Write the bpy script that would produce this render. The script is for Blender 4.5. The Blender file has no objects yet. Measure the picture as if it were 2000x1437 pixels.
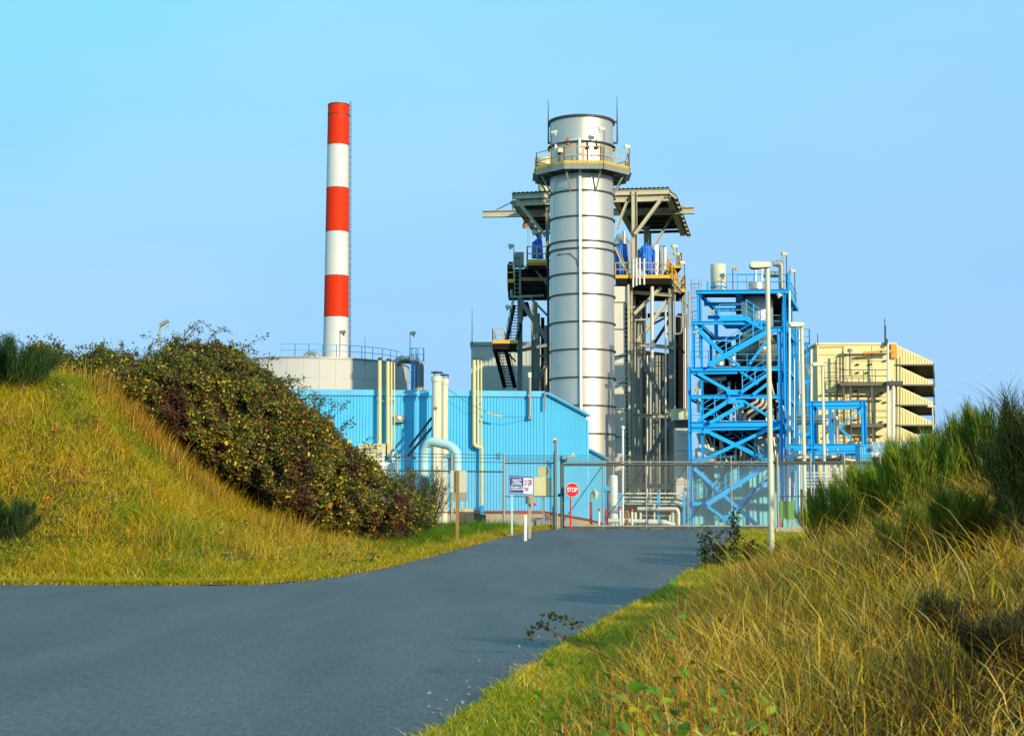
import bpy, math, random
import numpy as np
from mathutils import Vector, Matrix
random.seed(7); RNG = np.random.default_rng(11)
scene = bpy.context.scene
COL = scene.collection
# ------------------------------------------------------------------ camera model
F = 3000.0; EYE = 1.6
PITCH = math.atan((1010 - 718.5) / F); CP, SP = math.cos(PITCH), math.sin(PITCH)
def P(px, py, D):
    """world point at distance D (metres along +Y) that sits at pixel px,py of the 2000 x 1437 photograph"""
    u = (px - 1000) / F; v = (718.5 - py) / F
    t = D / (CP - v * SP)
    return Vector((u * t, D, EYE + (SP + v * CP) * t))
def S(n, D): return n * D / F
cam = bpy.data.cameras.new('camera'); cam.sensor_width = 36; cam.lens = 54
cam.clip_start = .1; cam.clip_end = 6000
cam.dof.use_dof = True; cam.dof.focus_distance = 60; cam.dof.aperture_fstop = 11
co = bpy.data.objects.new('camera', cam); COL.objects.link(co)
co.location = (0, 0, EYE); co.rotation_euler = (math.pi / 2 + PITCH, 0, 0)
scene.camera = co
# ------------------------------------------------------------------ light
SUN_AZ, SUN_EL = math.radians(35), math.radians(17)     # azimuth to the right of straight behind the camera
sd = Vector((math.sin(SUN_AZ) * math.cos(SUN_EL), -math.cos(SUN_AZ) * math.cos(SUN_EL), math.sin(SUN_EL)))
sl = bpy.data.lights.new('sun', 'SUN'); sl.energy = 4.4; sl.angle = math.radians(.6); sl.color = (1, .85, .58)
so = bpy.data.objects.new('sun', sl); COL.objects.link(so)
so.rotation_euler = (-sd).to_track_quat('-Z', 'Y').to_euler(); so.location = (20, -20, 40)
W = bpy.data.worlds.new('World'); scene.world = W; W.use_nodes = True
nt = W.node_tree; N = nt.nodes; L = nt.links; bg = N['Background']
sky = N.new('ShaderNodeTexSky'); sky.sky_type = 'NISHITA'; sky.sun_disc = False
sky.sun_elevation = SUN_EL; sky.sun_rotation = math.atan2(sd.x, sd.y); sky.air_density = 1.2; sky.dust_density = .4
tc = N.new('ShaderNodeTexCoord'); sx = N.new('ShaderNodeSeparateXYZ'); L.new(tc.outputs['Generated'], sx.inputs[0])
rmp = N.new('ShaderNodeValToRGB'); L.new(sx.outputs['Z'], rmp.inputs[0])
e = rmp.color_ramp.elements
e[0].position = 0.0; e[0].color = (.33, .60, .985, 1); e[1].position = .36; e[1].color = (.25, .77, 1.0, 1)
m_ = e.new(.15); m_.color = (.315, .655, .995, 1)
nz = N.new('ShaderNodeTexNoise'); nz.inputs['Scale'].default_value = 2.2; nz.inputs['Detail'].default_value = 4
mp = N.new('ShaderNodeMapping'); mp.inputs['Scale'].default_value = (1, 1, 3.0); L.new(tc.outputs['Generated'], mp.inputs[0]); L.new(mp.outputs[0], nz.inputs['Vector'])
# thin veil of high cloud, and the sky a little more violet towards +X
mr = N.new('ShaderNodeMapRange'); L.new(nz.outputs['Fac'], mr.inputs[0]); mr.inputs[1].default_value = .42; mr.inputs[2].default_value = .8; mr.inputs[3].default_value = 0; mr.inputs[4].default_value = .30
mc = N.new('ShaderNodeMixRGB'); L.new(mr.outputs[0], mc.inputs[0]); L.new(rmp.outputs[0], mc.inputs[1]); mc.inputs[2].default_value = (.72, .86, 1, 1)
mx = N.new('ShaderNodeMapRange'); L.new(sx.outputs['X'], mx.inputs[0]); mx.inputs[1].default_value = -.25; mx.inputs[2].default_value = .4; mx.inputs[3].default_value = 0; mx.inputs[4].default_value = .55
mv = N.new('ShaderNodeMixRGB'); L.new(mx.outputs[0], mv.inputs[0]); L.new(mc.outputs[0], mv.inputs[1]); mv.inputs[2].default_value = (.325, .59, .975, 1)
sc = N.new('ShaderNodeVectorMath'); sc.operation = 'SCALE'; sc.inputs['Scale'].default_value = 10.5; L.new(mv.outputs[0], sc.inputs[0])
mm = N.new('ShaderNodeMixRGB'); mm.inputs[0].default_value = .95; L.new(sky.outputs[0], mm.inputs[1]); L.new(sc.outputs[0], mm.inputs[2])
L.new(mm.outputs[0], bg.inputs[0]); bg.inputs[1].default_value = .1
vs = scene.view_settings; vs.view_transform = 'Standard'; vs.look = 'None'; vs.exposure = 0; vs.gamma = 1; vs.use_curve_mapping = False
scene.render.engine = 'CYCLES'
scene.cycles.max_bounces = 6; scene.cycles.transparent_max_bounces = 8; scene.cycles.use_denoising = True
scene.cycles.sample_clamp_indirect = 4
# ------------------------------------------------------------------ materials
def mat(name, col, rough=.6, metal=0., var=.12, scale=1.2, bump=0., streak=0., dirt=None, grime=0., spec=.5, rvar=.12):
    m = bpy.data.materials.new(name); m.use_nodes = True
    n = m.node_tree.nodes; l = m.node_tree.links; b = n['Principled BSDF']
    b.inputs['Roughness'].default_value = rough; b.inputs['Metallic'].default_value = metal
    b.inputs['Specular IOR Level'].default_value = spec
    t = n.new('ShaderNodeTexCoord')
    a = n.new('ShaderNodeTexNoise'); a.inputs['Scale'].default_value = scale; a.inputs['Detail'].default_value = 5
    l.new(t.outputs['Object'], a.inputs['Vector'])
    mixn = n.new('ShaderNodeMixRGB'); l.new(a.outputs['Fac'], mixn.inputs[0])
    mixn.inputs[1].default_value = (*[c * (1 - var * 1.6) for c in col], 1); mixn.inputs[2].default_value = (*[min(1, c * (1 + var * 1.6)) for c in col], 1)
    out = mixn.outputs[0]
    if streak or grime:
        mpn = n.new('ShaderNodeMapping'); mpn.inputs['Scale'].default_value = (2.5, 2.5, .22); l.new(t.outputs['Object'], mpn.inputs[0])
        s = n.new('ShaderNodeTexNoise'); s.inputs['Scale'].default_value = 1.3; s.inputs['Detail'].default_value = 6; l.new(mpn.outputs[0], s.inputs['Vector'])
        r = n.new('ShaderNodeMapRange'); r.inputs[1].default_value = .5; r.inputs[2].default_value = .82; r.inputs[4].default_value = max(streak, grime); l.new(s.outputs['Fac'], r.inputs[0])
        d = n.new('ShaderNodeMixRGB'); l.new(r.outputs[0], d.inputs[0]); l.new(out, d.inputs[1])
        d.inputs[2].default_value = (*(dirt or (.12, .09, .06)), 1); out = d.outputs[0]
    l.new(out, b.inputs['Base Color'])
    rr = n.new('ShaderNodeMapRange'); rr.inputs[3].default_value = max(.05, rough - rvar); rr.inputs[4].default_value = min(1, rough + rvar); l.new(a.outputs['Fac'], rr.inputs[0]); l.new(rr.outputs[0], b.inputs['Roughness'])
    if bump:
        f = n.new('ShaderNodeTexNoise'); f.inputs['Scale'].default_value = scale * 14; f.inputs['Detail'].default_value = 6; l.new(t.outputs['Object'], f.inputs['Vector'])
        bn = n.new('ShaderNodeBump'); bn.inputs['Strength'].default_value = bump; bn.inputs['Distance'].default_value = .02; l.new(f.outputs['Fac'], bn.inputs['Height']); l.new(bn.outputs[0], b.inputs['Normal'])
    return m
M = {}
M['silver'] = mat('silver_cladding', (.66, .59, .50), .44, .66, .05, .5, streak=.22, dirt=(.5, .44, .34), rvar=.03)
M['silver_dark'] = mat('weathered_metal', (.34, .32, .27), .45, .6, .15, .8, streak=.5, dirt=(.12, .1, .07))
M['insul'] = mat('pale_insulation', (.66, .64, .55), .5, .3, .08, .6, streak=.3, dirt=(.36, .3, .2))
M['seam'] = mat('dark_seam_steel', (.06, .065, .07), .6, .3)
M['whitep'] = mat('white_paint', (.78, .77, .73), .5, 0, .05, .8, streak=.12, dirt=(.5, .46, .4))
M['offw'] = mat('cream_paint', (.72, .68, .50), .5, 0, .05, .8, streak=.15, dirt=(.45, .38, .24))
M['tank'] = mat('tank_grey_paint', (.60, .58, .53), .65, 0, .04, .2, streak=.18, dirt=(.38, .36, .32))
M['red'] = mat('red_orange_paint', (.74, .032, .002), .6, 0, .05, .3, streak=.10, dirt=(.5, .03, .01), spec=.15)
M['chim_white'] = mat('chimney_white_paint', (.66, .65, .62), .6, 0, .04, .3, streak=.22, dirt=(.46, .44, .4))
M['wall'] = mat('blue_cladding', (.10, .54, .86), .5, 0, .05, .25, streak=.26, dirt=(.07, .36, .56), spec=.25)
M['wall_trim'] = mat('blue_trim', (.13, .52, .82), .5)
M['teal'] = mat('teal_cladding', (.20, .60, .68), .5, 0, .06, .3, streak=.15, dirt=(.14, .42, .5))
M['blue'] = mat('blue_steel_paint', (.003, .395, .86), .5, 0, .08, .9, streak=.15, dirt=(.01, .22, .52), spec=.2)
M['blue_rail'] = mat('blue_rail_paint', (.02, .42, .80), .45)
M['yellow'] = mat('yellow_cladding', (.84, .70, .32), .5, 0, .05, .25, streak=.2, dirt=(.58, .42, .16))
M['yrail'] = mat('safety_yellow_paint', (.75, .42, .015), .5, 0, .1, 2, streak=.2, dirt=(.35, .16, .03))
M['orange'] = mat('orange_paint', (.82, .30, .008), .45)
M['olive'] = mat('olive_steel_paint', (.52, .48, .33), .55, 0, .12, .8, streak=.35, dirt=(.2, .16, .1))
M['slate'] = mat('grey_green_steel', (.27, .29, .235), .55, 0, .15, .8, streak=.35, dirt=(.09, .07, .05))
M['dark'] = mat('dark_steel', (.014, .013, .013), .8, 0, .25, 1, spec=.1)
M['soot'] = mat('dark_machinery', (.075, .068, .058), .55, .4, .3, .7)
M['galv'] = mat('galvanised_steel', (.36, .35, .31), .5, .4, .1, 2, streak=.2, dirt=(.2, .17, .12))
M['galv_dark'] = mat('weathered_fence_steel', (.12, .115, .10), .6, .4, .15, 2)
M['pipey'] = mat('pale_yellow_pipe_paint', (.74, .64, .28), .45, 0, .05, 1, streak=.15, dirt=(.5, .4, .16))
M['pipeb'] = mat('pale_blue_pipe_paint', (.45, .68, .72), .45, 0, .05, 1, streak=.15, dirt=(.35, .5, .52))
M['tarp'] = mat('blue_tarpaulin', (.008, .19, .78), .45, 0, .2, 2)
M['concrete'] = mat('concrete', (.40, .36, .26), .85, 0, .12, 1.5, .3, streak=.25, dirt=(.22, .19, .14))
M['red_trim'] = mat('dark_red_trim', (.30, .012, .02), .5)
M['beige_clad'] = mat('pale_grey_cladding', (.50, .50, .44), .55, 0, .04, .3, streak=.1)
M['stopred'] = mat('sign_red', (.80, .006, .012), .4, 0, .04, 3)
M['signblue'] = mat('sign_blue', (.008, .055, .30), .4, 0, .05, 3)
M['signwhite'] = mat('sign_white', (.82, .82, .80), .45, 0, .02, 3)
M['mauve'] = mat('sign_mauve_print', (.45, .22, .40), .5, 0, .3, 9)
M['wood'] = mat('brown_post_wood', (.30, .17, .035), .7, 0, .2, 3, .2)
M['greyboard'] = mat('sign_back_grey', (.58, .55, .44), .55, 0, .05, 2)
M['boxtan'] = mat('tan_box_paint', (.42, .35, .20), .6, 0, .08, 2)
M['green'] = mat('green_board_paint', (.09, .30, .025), .5, 0, .1, 2)
M['rust'] = mat('rusty_orange', (.50, .17, .03), .65, 0, .25, 3)
M['signcream'] = mat('cream_sign_paint', (.84, .78, .42), .5, 0, .03, 2)
M['glass'] = mat('lamp_glass', (.75, .75, .68), .15, 0, .02)
M['roofsheet'] = mat('pale_blue_roof_sheet', (.55, .70, .80), .45, .2, .05, .6)
M['duct_cream'] = mat('beige_duct', (.62, .55, .33), .5, 0, .06, .8, streak=.2, dirt=(.4, .32, .18))
def leafmat(name, trans=.35, rough=.65):
    m = bpy.data.materials.new(name); m.use_nodes = True
    n = m.node_tree.nodes; l = m.node_tree.links; b = n['Principled BSDF']; o = n['Material Output']
    a = n.new('ShaderNodeAttribute'); a.attribute_name = 'col'
    no = n.new('ShaderNodeTexNoise'); no.inputs['Scale'].default_value = 25; g = n.new('ShaderNodeNewGeometry'); l.new(g.outputs['Position'], no.inputs['Vector'])
    hv = n.new('ShaderNodeHueSaturation'); l.new(a.outputs['Color'], hv.inputs['Color'])
    mr = n.new('ShaderNodeMapRange'); mr.inputs[3].default_value = .8; mr.inputs[4].default_value = 1.2; l.new(no.outputs['Fac'], mr.inputs[0]); l.new(mr.outputs[0], hv.inputs['Value'])
    l.new(hv.outputs[0], b.inputs['Base Color']); b.inputs['Roughness'].default_value = rough; b.inputs['Specular IOR Level'].default_value = .3
    t = n.new('ShaderNodeBsdfTranslucent'); l.new(hv.outputs[0], t.inputs['Color'])
    x = n.new('ShaderNodeMixShader'); x.inputs[0].default_value = trans; l.new(b.outputs[0], x.inputs[1]); l.new(t.outputs[0], x.inputs[2]); l.new(x.outputs[0], o.inputs['Surface'])
    return m
M['grass'] = leafmat('grass_blades', .35); M['leaf'] = leafmat('leaves', .3, .5); M['twig'] = leafmat('green_twigs', .2, .7)
M['cane'] = mat('bramble_cane_bark', (.10, .03, .025), .6, 0, .3, 8)
M['stem'] = mat('red_brown_stem', (.40, .10, .02), .55, 0, .2, 12)
M['bark'] = mat('brown_bark', (.09, .06, .03), .8, 0, .3, 8)
# ------------------------------------------------------------------ mesh builder
class MB:
    def __init__(s): s.v = []; s.f = []; s.sm = []; s.mi = []; s.cur = 0
    def add(s, vs, fs, smooth=False):
        o = len(s.v); s.v += [tuple(v) for v in vs]
        for f in fs: s.f.append(tuple(i + o for i in f)); s.sm.append(smooth); s.mi.append(s.cur)
        return s
    def hexa(s, a):          # 8 corners: bottom 4 (ccw), top 4
        return s.add(a, [(3, 2, 1, 0), (4, 5, 6, 7), (0, 1, 5, 4), (1, 2, 6, 5), (2, 3, 7, 6), (3, 0, 4, 7)])
    def box(s, lo, hi):
        x0, y0, z0 = lo; x1, y1, z1 = hi
        return s.hexa([(x0, y0, z0), (x1, y0, z0), (x1, y1, z0), (x0, y1, z0), (x0, y0, z1), (x1, y0, z1), (x1, y1, z1), (x0, y1, z1)])
    def frame(s, p, q):
        p = Vector(p); q = Vector(q); d = (q - p).normalized()
        y = Vector((0, 1, 0)) if abs(d.y) < .9 else Vector((0, 0, 1))
        n = d.cross(y).normalized(); y = n.cross(d).normalized()
        return p, q, d, n, y      # n: in the picture plane across the beam, y: into the depth
    def beam(s, p, q, w, h=None, ow=0., oh=0.):
        h = h or w; p, q, d, n, y = s.frame(p, q)
        p = p + n * ow + y * oh; q = q + n * ow + y * oh
        c = [(-1, -1), (1, -1), (1, 1), (-1, 1)]
        return s.hexa([p + n * (a * w / 2) + y * (b * h / 2) for a, b in c] + [q + n * (a * w / 2) + y * (b * h / 2) for a, b in c])
    def ibeam(s, p, q, w, h):
        t = max(.03, w * .09)
        s.beam(p, q, t, h, ow=w / 2 - t / 2); s.beam(p, q, t, h, ow=-w / 2 + t / 2)
        return s.beam(p, q, w - 2 * t - .004, max(.03, h * .12))
    def tube(s, pts, r, seg=8, caps=True):
        pts = [Vector(p) for p in pts]; k = len(pts); rs = r if isinstance(r, (list, tuple)) else [r] * k
        vs = []; prev = None
        for i, p in enumerate(pts):
            d = (pts[min(i + 1, k - 1)] - pts[max(i - 1, 0)])
            d = d.normalized() if d.length > 1e-9 else Vector((0, 0, 1))
            if prev is None:
                a = Vector((0, 0, 1)) if abs(d.z) < .9 else Vector((1, 0, 0)); n = d.cross(a).normalized()
            else:
                n = prev - d * prev.dot(d); n = n.normalized() if n.length > 1e-6 else d.orthogonal().normalized()
            prev = n; b = d.cross(n)
            for j in range(seg):
                t = 2 * math.pi * j / seg; vs.append(p + (n * math.cos(t) + b * math.sin(t)) * rs[i])
        fs = [(i * seg + j, i * seg + (j + 1) % seg, (i + 1) * seg + (j + 1) % seg, (i + 1) * seg + j) for i in range(k - 1) for j in range(seg)]
        s.add(vs, fs, seg > 4)
        if caps: s.add([vs[j] for j in range(seg)], [tuple(range(seg))[::-1]]); s.add([vs[(k - 1) * seg + j] for j in range(seg)], [tuple(range(seg))])
        return s
    def lathe(s, x, y, prof, seg=48, a0=0, a1=2 * math.pi):
        run = [prof[0]]          # break the smooth shading where the profile turns a corner
        for i in range(1, len(prof)):
            run.append(prof[i])
            if i < len(prof) - 1:
                u = Vector((prof[i][0] - prof[i - 1][0], prof[i][1] - prof[i - 1][1])); w = Vector((prof[i + 1][0] - prof[i][0], prof[i + 1][1] - prof[i][1]))
                if u.length > 1e-6 and w.length > 1e-6 and u.angle(w) > .6: s.lathe(x, y, run, seg, a0, a1); return s.lathe(x, y, prof[i:], seg, a0, a1)
        full = abs(a1 - a0 - 2 * math.pi) < 1e-6; n = seg if full else seg + 1
        vs = [(x + r * math.cos(a0 + (a1 - a0) * j / seg), y + r * math.sin(a0 + (a1 - a0) * j / seg), z) for r, z in prof for j in range(n)]
        fs = [(i * n + j, i * n + (j + 1) % n, (i + 1) * n + (j + 1) % n, (i + 1) * n + j) for i in range(len(prof) - 1) for j in range(seg)]
        return s.add(vs, fs, True)
    def ring(s, x, y, r, z, w, h, seg=48):
        pr = [(r, z - h / 2), (r + w, z - h / 2), (r + w, z + h / 2), (r, z + h / 2), (r, z - h / 2)]
        for a, b in zip(pr, pr[1:]): s.lathe(x, y, [a, b], seg)
        return s
    def ball(s, c, r, seg=14, rz=None):
        rz = rz or r; n = seg // 2
        return s.lathe(c[0], c[1], [(max(1e-4, r * math.sin(math.pi * i / n)), c[2] - rz * math.cos(math.pi * i / n)) for i in range(n + 1)], seg)
    def prism(s, poly, vec):     # planar polygon swept by vec
        n = len(poly); a = [Vector(p) for p in poly]; v = Vector(vec)
        nn = sum((a[i].cross(a[(i + 1) % n]) for i in range(n)), Vector())
        if nn.dot(v) > 0: a = a[::-1]
        s.add(a + [p + v for p in a], [tuple(range(n)), tuple(range(2 * n - 1, n - 1, -1))] + [(i, i + n, (i + 1) % n + n, (i + 1) % n) for i in range(n)])
        return s
    def build(s, name, m, parent=None, loc=None):
        me = bpy.data.meshes.new(name); o = bpy.data.objects.new(name, me); COL.objects.link(o)
        off = Vector((0, 0, 0))
        if parent is not None:
            o.parent = parent; q = parent
            while q: off += q.location; q = q.parent
        elif loc is not None: off = Vector(loc); o.location = loc
        me.from_pydata([(v[0] - off.x, v[1] - off.y, v[2] - off.z) for v in s.v], [], s.f)
        for k in (m if isinstance(m, (list, tuple)) else [m]): me.materials.append(M[k] if isinstance(k, str) else k)
        me.polygons.foreach_set('use_smooth', s.sm); me.polygons.foreach_set('material_index', s.mi); me.update()
        return o
def tag(o, label=None, cat=None, group=None, kind=None):
    if label: o['label'] = label
    if cat: o['category'] = cat
    if group: o['group'] = group
    if kind: o['kind'] = kind
    return o
def thing(name, label, cat, loc, group=None):
    o = bpy.data.objects.new(name, None); COL.objects.link(o); o.location = loc; o.empty_display_size = .3
    return tag(o, label, cat, group)
def structure(o): o['kind'] = 'structure'; return o
# pixel helpers: each makes ONE part
def col(r, name, m, px, y0, y1, D, w, dep=None, I=True, D0=None):
    """vertical member centred on pixel column px between rows y0 (top) and y1"""
    b = P(px, (y0 + y1) / 2, D); a = P(px, y1, D); t = P(px, y0, D); mb = MB()
    p = (b.x, D, a.z); q = (b.x, D, t.z); dep = dep or S(w, D)
    mb.ibeam(p, q, S(w, D), dep) if I else mb.beam(p, q, S(w, D), dep)
    return mb.build(name, m, r)
def bar(r, name, m, x0, y0, x1, y1, D, w, D1=None, I=True, dep=None, label=None):
    mb = MB(); p = P(x0, y0, D); q = P(x1, y1, D1 or D); dep = dep or S(w, D)
    mb.ibeam(p, q, S(w, D), dep) if I else mb.beam(p, q, S(w, D), dep)
    return tag(mb.build(name, m, r), label)
def pipe(r, name, m, pts, rad, seg=10, D=None, bend=0., label=None):
    """pts: (px,py[,D]); rad in metres; corners rounded with radius bend"""
    q = [P(p[0], p[1], p[2] if len(p) > 2 else D) for p in pts]
    if bend and len(q) > 2:
        out = [q[0]]
        for a, b, c in zip(q, q[1:], q[2:]):
            e = min(bend, (a - b).length * .49, (c - b).length * .49); s0 = b + (a - b).normalized() * e; s1 = b + (c - b).normalized() * e
            for t in range(6): t /= 5; out.append(s0 * (1 - t) ** 2 + b * 2 * t * (1 - t) + s1 * t * t)
        q = out + [q[-1]]
    return tag(MB().tube(q, rad, seg).build(name, m, r), label)
def rail(r, name, m, pts, h=1.05, gap=1.6, rad=.028, rails=2, toe=0, toem=None):
    """guard rail along 3D points"""
    mb = MB(); pts = [Vector(p) for p in pts]; up = Vector((0, 0, 1))
    for a, b in zip(pts, pts[1:]):
        n = max(1, round((b - a).length / gap))
        for i in range(n + 1): p = a.lerp(b, i / n); mb.tube([p, p + up * h], rad, 5, False)
        for k in range(rails): z = up * (h * (1 - k * .48)); mb.tube([a + z, b + z], rad, 5, False)
        if toe: mb.beam(a + up * toe / 2, b + up * toe / 2, toe, .03)
    return mb.build(name, m, r)
def lamp_head(mb, p, s=.28, side=-1):
    p = Vector(p); mb.beam(p, p + Vector((side * s, -.1, .05)), s * .55, s * .7); mb.tube([p + Vector((side * s * .5, -.06, -.02)), p + Vector((side * s * .8, -.1, -s * .65))], [s * .3, s * .16], 8)
def flood(r, px, py, y1, D, side=-1, s=.3, m='offw', polem='slate'):
    """small floodlight on a thin post rising from row y1"""
    p = P(px, py, D); q = P(px, y1, D); q.x = p.x; mb = MB(); lamp_head(mb, p, s, side); o = mb.build('floodlight', m, r)
    MB().tube([q, p], .03, 6).build('lamp_post', polem, o); return o
def corrug(mb, A, B, zb0, zb1, zt0, zt1, pitch=.17, dep=.04):
    """ribbed sheet from plan point A to B; ribs stand out on the right-hand side of B->A (towards the viewer for left-to-right runs)"""
    A = Vector((A[0], A[1])); B = Vector((B[0], B[1])); Ln = (B - A).length; d = (B - A) / Ln; n = Vector((d.y, -d.x))
    k = max(1, int(Ln / pitch)); prof = []
    for i in range(k):
        t = i / k; s = 1 / k
        prof += [(t, 0), (t + s * .55, 0), (t + s * .66, 1), (t + s * .89, 1)]
    prof.append((1, 0)); vs = []
    for t, o in prof:
        p = A + d * (t * Ln) + n * (o * dep); vs += [(p.x, p.y, zb0 + (zb1 - zb0) * t), (p.x, p.y, zt0 + (zt1 - zt0) * t)]
    mb.add(vs, [(2 * i, 2 * i + 2, 2 * i + 3, 2 * i + 1) for i in range(len(prof) - 1)]); return mb
def stairs(r, p, q, width, n, m, railm, name='stair', wdir=(0, 1, 0), rails=True, tread='dark'):
    """flight from p (low) to q (high); wdir = direction of its width"""
    p = Vector(p); q = Vector(q); w = Vector(wdir).normalized() * width; mb = MB()
    for s in (0, 1):
        mb.beam(p + w * s, q + w * s, .28, .05)
    o = mb.build(name, m, r); t = MB(); run = (q - p); hd = Vector((run.x, run.y, 0)); hd = hd.normalized() * .13 if hd.length > .01 else Vector((.1, 0, 0))
    for i in range(n):
        c = p + run * ((i + .5) / n); a = [c - hd, c + hd, c + hd + w, c - hd + w]; t.prism(a, (0, 0, .035))
    t.build('treads', tread, o)
    if rails:
        rm = MB()
        for s in (0, 1):
            for z in (.5, 1.0): rm.tube([p + w * s + Vector((0, 0, z)), q + w * s + Vector((0, 0, z))], .024, 5, False)
            for i in range(0, 5): c = p + w * s + run * (i / 4); rm.tube([c, c + Vector((0, 0, 1))], .024, 5, False)
        rm.build('handrail', railm, o)
    return o
def ladder(r, p, h, m, w=.45, cage=True, name='ladder', wd=(1, 0, 0), out=(0, -1, 0)):
    p = Vector(p); wd = Vector(wd); out = Vector(out); mb = MB(); up = Vector((0, 0, 1))
    for s in (-1, 1): mb.tube([p + wd * (s * w / 2), p + wd * (s * w / 2) + up * h], .025, 5)
    for i in range(int(h / .3)): z = up * (.15 + i * .3); mb.tube([p - wd * w / 2 + z, p + wd * w / 2 + z], .015, 4, False)
    o = mb.build(name, m, r)
    if cage:
        c = MB(); R = .38
        for i in range(max(2, int((h - 2) / .9) + 1)):
            z = up * (min(h, 2.1 + i * .9)); c.tube([p + z + wd * (R * math.cos(t)) + out * (.1 + R * math.sin(t) * 1.7) for t in [math.pi * k / 8 for k in range(9)]], .018, 4, False)
        for k in range(1, 8, 2):
            t = math.pi * k / 8; b = p + wd * (R * math.cos(t)) + out * (.1 + R * math.sin(t) * 1.7); c.tube([b + up * min(2.1, h * .4), b + up * h], .014, 4, False)
        c.build('cage', m, o)
    return o
def text_mesh(body, size, m, parent, p, name='lettering', thick=.004, align='CENTER', bold=0., wd=None):
    c = bpy.data.curves.new('t', 'FONT'); c.body = body; c.size = size; c.align_x = align; c.align_y = 'CENTER'; c.extrude = thick; c.offset = bold; c.resolution_u = 3
    o = bpy.data.objects.new('t', c); COL.objects.link(o); dg = bpy.context.evaluated_depsgraph_get(); dg.update()
    me = bpy.data.meshes.new_from_object(o.evaluated_get(dg)); bpy.data.objects.remove(o); bpy.data.curves.remove(c)
    if wd:
        xs = [v.co.x for v in me.vertices]; k = wd / (max(xs) - min(xs))
        for v in me.vertices: v.co.x *= k
    t = bpy.data.objects.new(name, me); COL.objects.link(t); me.materials.clear(); me.materials.append(M[m]); t.parent = parent
    off = Vector(); q = parent
    while q: off += q.location; q = q.parent
    t.location = Vector(p) - off; t.rotation_euler = (math.pi / 2, 0, 0); return t
# ------------------------------------------------------------------ terrain
def sstep(a, b, x): t = np.clip((x - a) / (b - a), 0, 1); return t * t * (3 - 2 * t)
def catmull(pts, n=6):
    p = np.array(pts, float); p = np.vstack([2 * p[0] - p[1], p, 2 * p[-1] - p[-2]]); out = []
    for i in range(1, len(p) - 2):
        for t in np.linspace(0, 1, n, endpoint=False):
            a, b, c, d = p[i - 1:i + 3]; out.append(.5 * (2 * b + (c - a) * t + (2 * a - 5 * b + 4 * c - d) * t * t + (3 * b - 3 * c + d - a) * t ** 3))
    out.append(p[-2]); return np.array(out)
LEFT = catmull([(-90, 37.2), (-40, 36.6), (-20, 36.3), (-12, 36.1), (-8, 35.7), (-6.2, 35.9), (-5.2, 37.0), (-4.2, 39.6), (-3.1, 44), (-2.0, 50), (-.9, 56), (0.1, 61), (1.3, 65), (2.0, 68)])
RIGHT = catmull([(9.9, 68), (9.35, 64), (8.7, 60), (7.1, 52), (5.2, 43), (2.9, 31), (.74, 19.2), (-.52, 11.2), (-2.0, 4), (-3.2, -2), (-6, -14)])
ROAD = np.vstack([LEFT, [(2.2, 74), (10.3, 74)], RIGHT, [(-90, -14)]])
def seg_dist(x, y, poly):
    d = np.full(x.shape, 1e9)
    for (ax, ay), (bx, by) in zip(poly[:-1], poly[1:]):
        vx, vy = bx - ax, by - ay; t = np.clip(((x - ax) * vx + (y - ay) * vy) / (vx * vx + vy * vy), 0, 1)
        d = np.minimum(d, np.hypot(x - ax - t * vx, y - ay - t * vy))
    return d
def inside(x, y, poly):
    r = np.zeros(x.shape, bool); n = len(poly)
    for i in range(n):
        ax, ay = poly[i]; bx, by = poly[(i + 1) % n]
        if ay == by: continue
        r ^= ((ay > y) != (by > y)) & (x < (bx - ax) * (y - ay) / (by - ay) + ax)
    return r
def z_road(y):
    y = np.asarray(y, float)
    return .0375 * (np.logaddexp(0, (y - 36) / 1.6) * 1.6 - np.logaddexp(0, (y - 66) / .8) * .8) - .5 * sstep(66.5, 73, y)
def vnoise(x, y, s, seed=0):
    """cheap smooth noise in -1..1"""
    r = np.random.default_rng(seed); o = np.zeros(np.shape(x))
    for k in range(7):
        a = r.uniform(0, 6.28); f = s * r.uniform(.6, 1.7); o = o + np.sin((x * math.cos(a) + y * math.sin(a)) * f + r.uniform(0, 6.28))
    return o / 4
EX = np.array([-90, -40, -22, -12.8, -9, -6.7, -5, -4, -2.5, -1.2, 0.]); EZ = np.array([7.0, 6.8, 6.3, 5.2, 3.0, 1.75, 1.0, .6, .28, .1, 0.])
def ground(x, y):
    x = np.asarray(x, float); y = np.asarray(y, float); x, y = np.broadcast_arrays(x, y)
    base = z_road(y); dl = seg_dist(x, y, LEFT); dr = seg_dist(x, y, RIGHT); ins = inside(x, y, ROAD)
    mid = np.interp(y, [-14, 0, 11, 19, 31, 43, 60, 68, 80], [-9, -5, -3, -1.5, -1, 1, 4, 5.8, 6]); left = x < mid
    hl = np.interp(x, EX, EZ) * sstep(.6, 12.5, dl) * (1 - .9 * sstep(60, 76, y)) + .06 * sstep(.2, 2, dl) + .12 * vnoise(x, y, .9, 3) * sstep(1, 5, dl) * (y < 70)
    e = np.maximum(dr - .5 - 1.5 * sstep(20, 36, y), 0)
    hr = np.minimum((.38 + .14 * sstep(20, 36, y)) * e * e / (e + .6), 1.45 + 1.75 * sstep(18, 32, y) + .1 * vnoise(x, y, .5, 5)) * (1 - .95 * sstep(46, 62, y)) + .08 * vnoise(x, y, 1.1, 9) * sstep(1, 4, dr) * (y < 62)
    hr = hr * (.42 + .58 * np.clip((y - 1) / 15, 0, 1))
    z = base + np.where(left, hl, hr)
    return np.where(ins, base - .02, z)
def grid_axis(parts): return np.unique(np.concatenate([np.arange(a, b, s) for a, b, s in parts]).round(3))
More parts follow.
